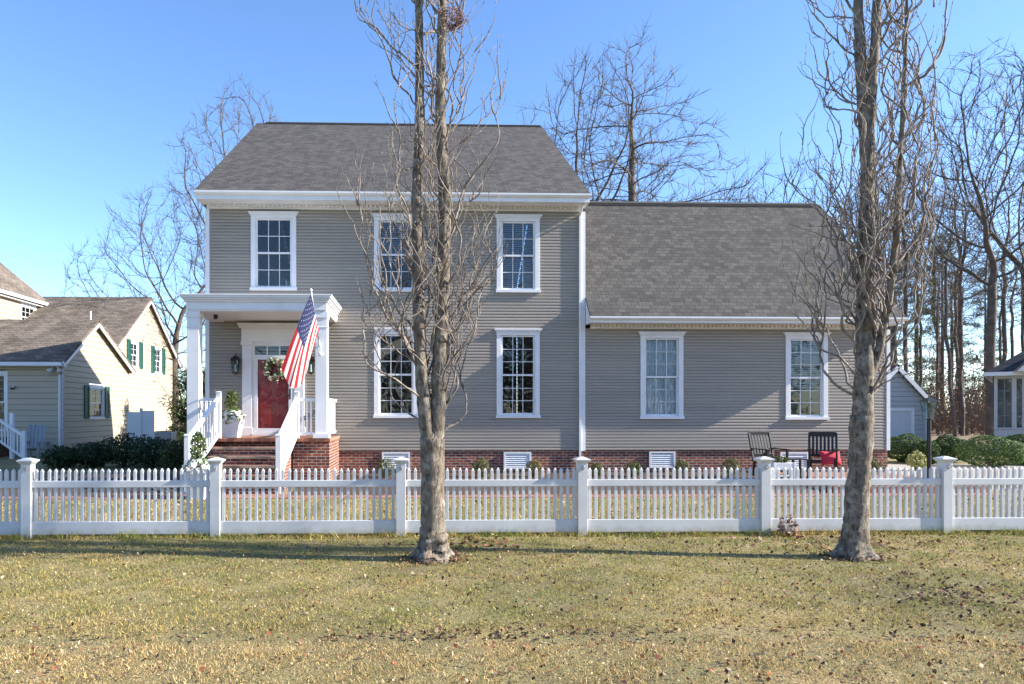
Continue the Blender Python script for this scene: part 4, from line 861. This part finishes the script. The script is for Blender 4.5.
# ================================================================= GARAGE AND SUNROOM ON THE RIGHT
GY = 33.0; gx1 = Xp(927, GY); gxa = Xp(895, GY); gza = P(895, 367, GY)[2]; gze = P(929, 401, GY)[2]; gx0 = 2*gxa-gx1
gar = thing('garage', (gxa, GY, 0), 'pale grey gabled garage with a light door behind the wing', 'garage')
dx0, dx1, dz1 = Xp(880, GY), Xp(911, GY), P(905, 411, GY)[2]
def ur3(z):
    if z <= gze: return (gx0, gx1)
    k = (z-gze)/(gza-gze); return (gx0+(gxa-gx0)*k, gx1-(gx1-gxa)*k)
w = MB(**front(GY)); lap(w, 0, 0, 0, gza-.05, .22, [(dx0, dx1, 0, dz1)], lip=.038, flat=.88, urange=ur3)
for kw in (east(gx1), west(gx0)): g = MB(**kw); lap(g, GY, GY+7, 0, gze, .19, lip=.038, flat=.88); w.v, n0 = w.v+g.v, len(w.v); w.f += [[i+n0 for i in f] for f in g.f]; w.m += g.m
w.build('wall', PALE, gar)
gs = (gza-gze)/(gx1-gxa); w = MB(); e = .3
w.slab((gxa, GY-.25, gza+.1), (gx1+e, GY-.25, gze-e*gs+.1), (gx1+e, GY+7.2, gze-e*gs+.1), (gxa, GY+7.2, gza+.1), .1); w.slab((gx0-e, GY-.25, gze-e*gs+.1), (gxa, GY-.25, gza+.099), (gxa, GY+7.2, gza+.099), (gx0-e, GY+7.2, gze-e*gs+.1), .1); w.build('roof', SHIN5, gar)
w = MB(); w.bar((gxa, GY-.24, gza-.03), (gx1+e, GY-.24, gze-e*gs-.03), .05, .18); w.bar((gxa, GY-.24, gza-.03), (gx0-e, GY-.24, gze-e*gs-.03), .05, .18); w.build('rake_board', WHITE, gar)
w = MB(**front(GY)); w.box(dx0, dx1, -.05, -.01, 0, dz1)
for i in range(1, 4): w.box(dx0, dx1, -.0099, .004, dz1*i/4-.03, dz1*i/4+.0)
w.build('garage_door', mat('door_panel_blue_white', (.55, .58, .62), .5, .05, 3), gar)
w = MB(**front(GY)); w.box(dx1, dx1+.14, -.05, .04, 0, dz1+.14); w.box(dx0-.14, dx1-.001, -.05, .04, dz1, dz1+.14); w.box(gx1-.1, gx1+.03, -.02, .04, 0, gze); w.build('trim', WHITE, gar)
SY = 30.0; sx0 = Xp(994, SY); sx1 = sx0+8; SF = 1/1.28; sze = P(1000, 373, SY)[2]
sun = thing('sunroom', (sx0, SY, 0), 'white trimmed sunroom with tall dark windows and a dark hipped roof at the right edge', 'building')
def z_(py): return P(1000, py, SY)[2]
w = MB(**front(SY)); w1 = (sx0+(Xp(997, SY)-sx0)*SF, sx0+(Xp(1011.5, SY)-sx0)*SF); w2 = (sx0+(Xp(1016, SY)-sx0)*SF, sx0+(Xp(1021.5, SY)-sx0)*SF); zA, zB = z_(427.5), z_(379)
w.box(sx0, sx0+.12, -.1, .03, z_(437), sze-.02); w.box(w1[1], w2[0], -.1, .03, zA, zB); w.box(sx0+.12, w2[1]+.1, -.1, .03, zB, sze-.02); w.box(sx0+.12, w2[1]+.1, -.1, .03, z_(437), zA); w.box(w2[1], w2[1]+.1, -.1, .03, zA, zB); w.box(sx0-.02, w2[1]+.12, 0, .07, zA-.06, zA-.02); w.build('window_wall', SHADEW, sun)
for a, b in (w1, w2):
    s = MB(**front(SY)); n_ = 2 if b-a > .4 else 1
    for i in range(0, n_+1): u = a+(b-a)*i/n_; s.box(u-.02, u+.02, -.07, -.03, zA, zB)
    for j in range(0, 5): z = zA+(zB-zA)*j/4; s.box(a+.02, b-.02, -.065, -.035, z-.018, z+.018)
    o = s.build('window', mat('dark_muntin', (.16, .17, .19), .5, .1, 4), sun); g = MB(**front(SY)); g.box(a, b, -.09, -.086, zA, zB); g.build('pane', GLASS, o)
w = MB(**front(SY)); lap(w, sx0, sx1, 0, z_(437)-.002, .19, lip=.038, flat=.88); lap(w, w2[1]+.1, sx1, z_(437), sze, .19, lip=.038, flat=.88); g = MB(**west(sx0)); lap(g, SY, SY+7, 0, sze, .19, lip=.038, flat=.88); w.v, n0 = w.v+g.v, len(w.v); w.f += [[i+n0 for i in f[::1]] for f in g.f]; w.m += g.m; w.tf = None; w.flip = False; w.box(sx0+.06, sx1-.1, SY+1.3, SY+6.9, 0, sze-.1); w.build('wall', PALE, sun)
rp = P(1024, 345, SY+1.6); w = MB(); ex = sx0-.3; ey = SY-.4; hz = sze+3.4; w.add([(ex, ey, sze), (sx1+.5, ey, sze), (sx1+.5, SY+7.5, sze), (ex, SY+7.5, sze), (ex+4, SY+3.6, hz-.4), (sx1-3.5, SY+3.6, hz-.4)], [(0, 1, 5, 4), (1, 2, 5), (2, 3, 4, 5), (3, 0, 4)]); w.build('roof', SHIN5, sun)
w = MB(); w.box(ex, sx1+.5, ey-.03, ey+.05, sze-.14, sze+.02); w.box(ex-.03, ex+.05, ey, SY+7.5, sze-.14, sze+.02); w.box(ex+.05, sx1, ey+.05, SY+7, sze-.08, sze-.05); w.build('gutter', WHITE, sun)
w = MB(); gx = sx0+.75; gp = P(1030, 350, SY-.5); w.add([(gx, ey-.6, sze), (gx+1.6, ey-.6, sze), (gx+.9, ey-.6, gp[2])], [(0, 1, 2)]); w.add([(gx-.1, ey-.75, sze-.03), (gx+.9, ey-.75, gp[2]+.1), (gx+.9, SY+2.5, gp[2]+.1), (gx-.1, SY+2.5, sze-.03), (gx+1.9, ey-.75, sze-.03), (gx+1.9, SY+2.5, sze-.03)], [(0, 1, 2, 3), (1, 4, 5, 2)]); w.build('dormer', WHITE, sun); sun.rotation_euler.z = -math.radians(41)
# ================================================================= BACKGROUND TREES
def bare_tree(seed, Ht, fork, r0, env, natt, tip=.0065, step=.34, lean=0.0, narrow=1.0):
    """grow limbs towards points scattered in the crown envelope; env = list of (height fraction, half width)"""
    rs = np.random.RandomState(seed); hz = np.array([e[0] for e in env])*Ht; hw = np.array([e[1] for e in env])
    A = []
    while len(A) < natt:
        z = rs.uniform(hz[0], hz[-1]); w = np.interp(z, hz, hw); x, y = rs.uniform(-1, 1, 2)
        q = x*x+y*y
        if q > 1 or rs.rand() > (w/hw.max())**1.5 or rs.rand() > .25+.75*q: continue
        lump = 1+.13*math.sin(3*math.atan2(y, x)+z*.9+seed)+.10*math.sin(z*2.1+seed*2); A.append((x*w*lump+lean*z, y*w*lump, z))
    A = np.array(A); pos = [np.array([0, 0, -.3])]; par = [-1]; z = 0.0; x = 0.0
    while z < fork*Ht: z += step; x += rs.normal(0, .045)+lean*step; pos.append(np.array([x, rs.normal(0, .02), z])); par.append(len(pos)-2)
    P_ = np.array(pos); d = np.linalg.norm(A[:, None]-P_[None], axis=2); near = d.argmin(1); nd = d.min(1); dirs = {}
    for it in range(140):
        if len(A) == 0: break
        act = nd < (4.0 if it < 25 else 2.4)
        if not act.any(): act = nd < nd.min()+1
        acc = {}
        u = A[act]-P_[near[act]]; u /= np.linalg.norm(u, axis=1)[:, None]+1e-9
        S = np.zeros_like(P_); np.add.at(S, near[act], u); idx = np.unique(near[act]); new = []; npar = []
        for i in idx:
            v = S[i]/(np.linalg.norm(S[i])+1e-9); pv = P_[i]-P_[par[i]] if par[i] >= 0 else np.array([0, 0, 1.]); pv = pv/(np.linalg.norm(pv)+1e-9)
            v = v+.28*pv+np.array([0, 0, .05])+rs.normal(0, .2, 3); v /= np.linalg.norm(v); p = P_[i]+v*step; new.append(p); npar.append(i)
        new = np.array(new); k = len(P_); ok = np.ones(len(new), bool)
        P_ = np.concatenate([P_, new]); par += npar
        d = np.linalg.norm(A[:, None]-new[None], axis=2); j = d.argmin(1); m_ = d[np.arange(len(A)), j]; up = m_ < nd; near[up] = k+j[up]; nd[up] = m_[up]
        keep = nd > .62; A = A[keep]; near = near[keep]; nd = nd[keep]
    n = len(P_); ch = [[] for _ in range(n)]
    for i in range(1, n): ch[par[i]].append(i)
    ch = [c if len(c) < 4 else c[:4] for c in ch]
    size = np.zeros(n)
    for i in range(n-1, -1, -1): size[i] = 1 if not ch[i] else sum(size[c] for c in ch[i])
    R_ = np.minimum(tip*size**(1/2.15), r0*1.3); tr = MB(); tw = MB(); st = [(0, None)]; kr = r0/max(R_[1], 1e-6); lim = size.max()*.16
    def rad(i): f = min(1, size[i]/size.max()*4)**.6; return R_[i]*(1+(kr-1)*f)
    while st:
        i, p0 = st.pop(); ids = [i]
        while ch[ids[-1]]:
            c = sorted(ch[ids[-1]], key=lambda q: -size[q])
            for q in c[1:]: st.append((q, ids[-1]))
            ids.append(c[0])
        pts = ([P_[p0]] if p0 is not None else [])+[P_[q] for q in ids]; rd = ([min(rad(p0), rad(ids[0])*1.25)] if p0 is not None else [])+[rad(q) for q in ids]
        if len(pts) < 2: continue
        e = pts[-1]-pts[-2]; e = e/np.linalg.norm(e); pts.append(pts[-1]+(e+rs.normal(0, .25, 3)+np.array([0, 0, .25]))*.3); rd.append(tip*.6)
        sm = [pts[0]]+[(pts[q-1]+2*pts[q]+pts[q+1])/4 for q in range(1, len(pts)-1)]+[pts[-1]]
        big = size[ids[0]] > lim; (tr if big else tw).tube([Vector(q) for q in sm], [float(q) for q in rd], 9 if big else 5 if size[ids[0]] > 25 else 3, cap=False)
        for q in range(2, len(sm)):                           # fine twigs along every thin shoot
            if rd[q] < tip*3.2:
                for _ in range(3 if rs.rand() < .6 else 2):
                    e = sm[q]-sm[q-1]; e = e/np.linalg.norm(e); o = rs.normal(0, 1, 3); v = e*.8+o*.42+np.array([0, 0, .3]); v /= np.linalg.norm(v); L = rs.uniform(.3, .75); w = rs.normal(0, .1, 3)*L
                    tw.tube([Vector(sm[q]), Vector(sm[q]+v*L*.5+w*.4), Vector(sm[q]+v*L)], [tip*.85, tip*.7, tip*.4], 3, cap=False)
    return tr, tw
def plant_tree(name, proto, loc, rz, sc_, label, cat='tree', group=None, bark=BGB):
    t = thing(name, loc, label, cat, group); t.rotation_euler.z = rz; t.scale = (sc_, sc_, sc_)
    for part, data in zip(('trunk', 'crown'), proto):
        o = bpy.data.objects.new(part, data); COL.objects.link(o); o.parent = t
    return t
def proto(seed, bark, *a, **k):
    tr, tw = bare_tree(seed, *a, **k); out = []
    for m, nm in ((tr, 'trunk'), (tw, 'crown')):
        me = bpy.data.meshes.new(nm); me.from_pydata(m.v, [], m.f); me.materials.append(bark); me.polygons.foreach_set('use_smooth', [True]*len(me.polygons)); out.append(me)
    return out
FAN = [(.22, 1.2), (.40, 2.5), (.62, 3.3), (.82, 2.9), (.95, 1.7), (1.0, .6)]
OVAL = [(.20, 1.5), (.38, 4.2), (.55, 4.6), (.74, 3.3), (.9, 1.7), (1.0, .4)]
WIDE = [(.18, 2.0), (.35, 4.6), (.55, 5.6), (.75, 4.8), (.92, 2.6), (1.0, .8)]
HIGH = [(.42, .8), (.6, 2.0), (.8, 2.3), (1.0, .7)]
PA = proto(3, BGB, 15, .42, .22, WIDE, 2000, tip=.0095)
PB = proto(8, BGB, 19, .80, .27, OVAL, 2500, tip=.011)
PC = proto(14, BGB, 17, .52, .24, FAN, 2200, lean=-.02, tip=.0105)
PG = proto(41, BGB, 17, .40, .18, [(.36, 2.2), (.55, 4.2), (.75, 5.2), (.9, 3.6), (1.0, 1.4)], 1300, tip=.011, lean=.02)
PD = proto(21, WOODB, 17, .70, .125, HIGH, 420, tip=.011)
PE = proto(27, WOODB, 15, .65, .10, [(.3, .6), (.5, 1.6), (.8, 1.9), (1.0, .6)], 380, tip=.010)
PF_ = proto(33, BGB, 12, .34, .18, WIDE, 1900, tip=.0105)
def tree_at(pr, px, py_top, Y, Hh, rz, label, group=None, name='bare_tree'):
    top = P(px, py_top, Y); return plant_tree(name, pr, (top[0], Y, 0), rz, top[2]/max(max(v.co.z for v in me.vertices) for me in pr), label, 'tree', group)
tree_at(PA, 172, 178, 41, 15.6, .4, 'bare forked tree rising between the neighbour house and the porch')
tree_at(PC, 246, 78, 50, 16.4, 1.2, 'bare tree whose twiggy crown shows past the left slope of the main roof')
tree_at(PC, 584, 46, 48, 16.4, 2.7, 'bare tree left of the pair showing just right of the main roof')
tree_at(PB, 634, 24, 46, 19.6, .9, 'tallest straight bare tree rising over the wing roof')
tree_at(PF_, 775, 148, 55, 12.3, .2, 'low spreading bare tree showing above the middle of the wing ridge')
tree_at(PF_, 712, 172, 58, 12.3, 2.1, 'faint low bare tree over the wing ridge beside the tallest tree')
tree_at(PG, 990, 48, 42, 16.4, 4.2, 'big crooked bare tree towering over the sunroom roof')
tree_at(PG, 1036, 60, 47, 19.6, 3.0, 'tall bare tree at the right edge behind the sunroom')
# the wood behind the garage
rr = random.Random(77); placed = 0
for i in range(34):
    px = rr.uniform(872, 1040) if i < 26 else rr.uniform(1040, 1180); Y = rr.uniform(46, 84); top = rr.uniform(120, 260)
    tree_at([PD, PE][i % 2], px, top, Y, 17 if i % 2 == 0 else 15, rr.uniform(0, 6.28), 'thin bare trunk in the leafless wood behind the garage', 'bare trees in the wood behind the garage', 'wood_tree')
for i in range(12):
    tree_at([PE, PD][i % 2], rr.uniform(-180, 150), rr.uniform(300, 360), rr.uniform(70, 95), 16, rr.uniform(0, 6.28), 'distant bare tree behind the neighbour house', 'distant trees behind the neighbour house', 'wood_tree')
def pine(px, py_top, Y, label, hw=2.2, low=.35, seed=1):
    rs = np.random.RandomState(seed); top = P(px, py_top, Y); t = thing('pine_tree', (top[0], Y, 0), label, 'tree'); x, z1 = top[0], top[2]; r2 = random.Random(seed)
    m = MB(); m.tube([(x, Y, -.2), (x+.05, Y, z1*.5), (x, Y, z1*.98)], [.2, .14, .03], 8, cap=False); cs = []
    for i in range(46):
        f = low+(1-low)*i/46; z = z1*f; a = r2.uniform(0, 6.283); L = hw*(1.12-f)*r2.uniform(.6, 1.3)+.25; e = Vector((x+L*math.cos(a), Y+L*math.sin(a), z+L*r2.uniform(-.15, .35)))
        m.tube([(x, Y, z), Vector((x, Y, z)).lerp(e, .55)+Vector((0, 0, .08)), e], [.035, .022, .008], 4, cap=False)
        for k in range(4): q = Vector((x, Y, z)).lerp(e, r2.uniform(.5, 1)); cs.append(q)
    m.build('trunk', WOODB, t, smooth=True); cs = np.array([tuple(c) for c in cs]); c = np.repeat(cs, 30, 0)+rs.normal(size=(len(cs)*30, 3))*np.array([.26, .26, .16])
    arr_mesh('foliage', leaf_quads(c, .36, None, .14, rs), 4, LEAFM, t, tints(len(c), [(.06, .10, .035), (.09, .13, .045), (.13, .15, .06), (.04, .07, .03)], .25, rs)); return t
pine(942, 235, 66, 'green pine standing among the bare trunks behind the lamp post', 3.2, .2, 2)
pine(905, 250, 72, 'green pine seen through the twigs of the right street tree', 2.8, .2, 3)
pine(985, 262, 75, 'green pine behind the sunroom roof', 3.0, .2, 5)
pine(196, 372, 34, 'dark slim evergreen in the gap between the neighbour house and the porch', 1.1, .05, 6)
# brush under the wood: one tangled mass
def brush(name, x0, x1, y0, y1, n, label, hmax):
    m = MB(); r2 = random.Random(5)
    for i in range(n):
        x, y = r2.uniform(x0, x1), r2.uniform(y0, y1); h = hmax*r2.uniform(.25, 1)
        for k in range(4): a = r2.uniform(0, 6.283); s = r2.uniform(.1, .4)*h; m.tube([(x, y, 0), (x+.35*s*math.cos(a), y+.35*s*math.sin(a), h*.5), (x+s*math.cos(a), y+s*math.sin(a), h*r2.uniform(.8, 1))], [.028, .018, .008], 3, cap=False)
    k = len(m.v)
    tag(m.build(name, mat('brush_twigs', (.13, .095, .07), .9, .3, 3, col2=(.26, .19, .14))), label+', stems', 'undergrowth', None, 'stuff')
    nl = n*26; x = NP.uniform(x0, x1, nl); y = NP.uniform(y0, y1, nl); z = hmax*NP.rand(nl)**1.6
    tag(arr_mesh('brush_leaves', leaf_quads(np.stack([x, y, z], 1), .22), 4, LITTERM, None, tints(nl, [(.26, .16, .09), (.17, .10, .06), (.32, .22, .14), (.12, .11, .05), (.10, .07, .05)])), label+', dead leaves', 'undergrowth', None, 'stuff')
brush('undergrowth', 20, 78, 50, 88, 1500, 'brown tangled undergrowth below the bare trunks of the wood', 6.5)
# woods across the street, behind the photographer: they are what the lower windows mirror
m = MB(); r2 = random.Random(9); xs = -60
tl = []
for i in range(150):
    x, y = -70+150*r2.random(), -34-10*r2.random(); h = r2.uniform(7.5, 10.5)*(1.0 if x < -4 else 1.6); tl.append((x, y, h))
    m.tube([(x, y, 0), (x, y, h*.7), (x+.3, y, h)], [.2, .12, .03], 6, cap=False)
tag(m.build('far_wood', WOODB), 'trunks of the dark wood across the street', 'wood', None, 'stuff')
c = np.repeat(np.array([(x, y, h*.55) for x, y, h in tl]), 75, 0); n = len(c); d = NP.normal(size=(n, 3)); d /= np.linalg.norm(d, axis=1)[:, None]; c = c+d*(NP.rand(n)**.4)[:, None]*np.stack([np.full(n, 3.0), np.full(n, 3.0), c[:, 2]*.85], 1)
c[:, 2] = np.maximum(c[:, 2], .2); tag(arr_mesh('far_wood_leaves', leaf_quads(c, .9), 4, LEAFM, None, tints(n, [(.09, .08, .05), (.05, .065, .03), (.12, .09, .06), (.15, .12, .08)])), 'foliage of the dark wood across the street', 'wood', None, 'stuff')
# ================================================================= LIGHT, SKY, CAMERA
s = Vector((1.0, -.118, .56)).normalized(); el = math.asin(s.z)
sd_ = bpy.data.lights.new('sun', 'SUN'); sd_.energy = 5.0; sd_.angle = math.radians(.5); sd_.color = (1, .93, .82)
so = bpy.data.objects.new('sun', sd_); COL.objects.link(so); so.location = (60, -6, 40); so.rotation_euler = s.to_track_quat('Z', 'Y').to_euler()
wd = bpy.data.worlds.new('World'); sc.world = wd; wd.use_nodes = True; n = wd.node_tree; bg = n.nodes['Background']
sk = n.nodes.new('ShaderNodeTexSky'); sk.sky_type = 'NISHITA'; sk.sun_disc = False; sk.sun_elevation = el; sk.sun_rotation = math.atan2(s.x, s.y); sk.air_density = .85; sk.dust_density = .25; sk.ozone_density = 3.0
hs = n.nodes.new('ShaderNodeHueSaturation'); hs.inputs['Saturation'].default_value = 1.1; hs.inputs['Hue'].default_value = .504; n.links.new(sk.outputs[0], hs.inputs['Color']); n.links.new(hs.outputs[0], bg.inputs[0]); bg.inputs[1].default_value = .135
cd = bpy.data.cameras.new('camera'); cam = bpy.data.objects.new('camera', cd); COL.objects.link(cam); sc.camera = cam
cam.location = (0, 0, H); cam.rotation_euler = (math.pi/2, 0, -_a); cd.sensor_width = 36; cd.lens = F/1024*36; cd.shift_x = (512-PX)/1024; cd.shift_y = (PY-342)/1024; cd.clip_start = .05; cd.clip_end = 3000
vs_ = sc.view_settings; vs_.view_transform = 'Standard'; vs_.look = 'None'; vs_.exposure = 1.38; vs_.gamma = 1; vs_.use_curve_mapping = False
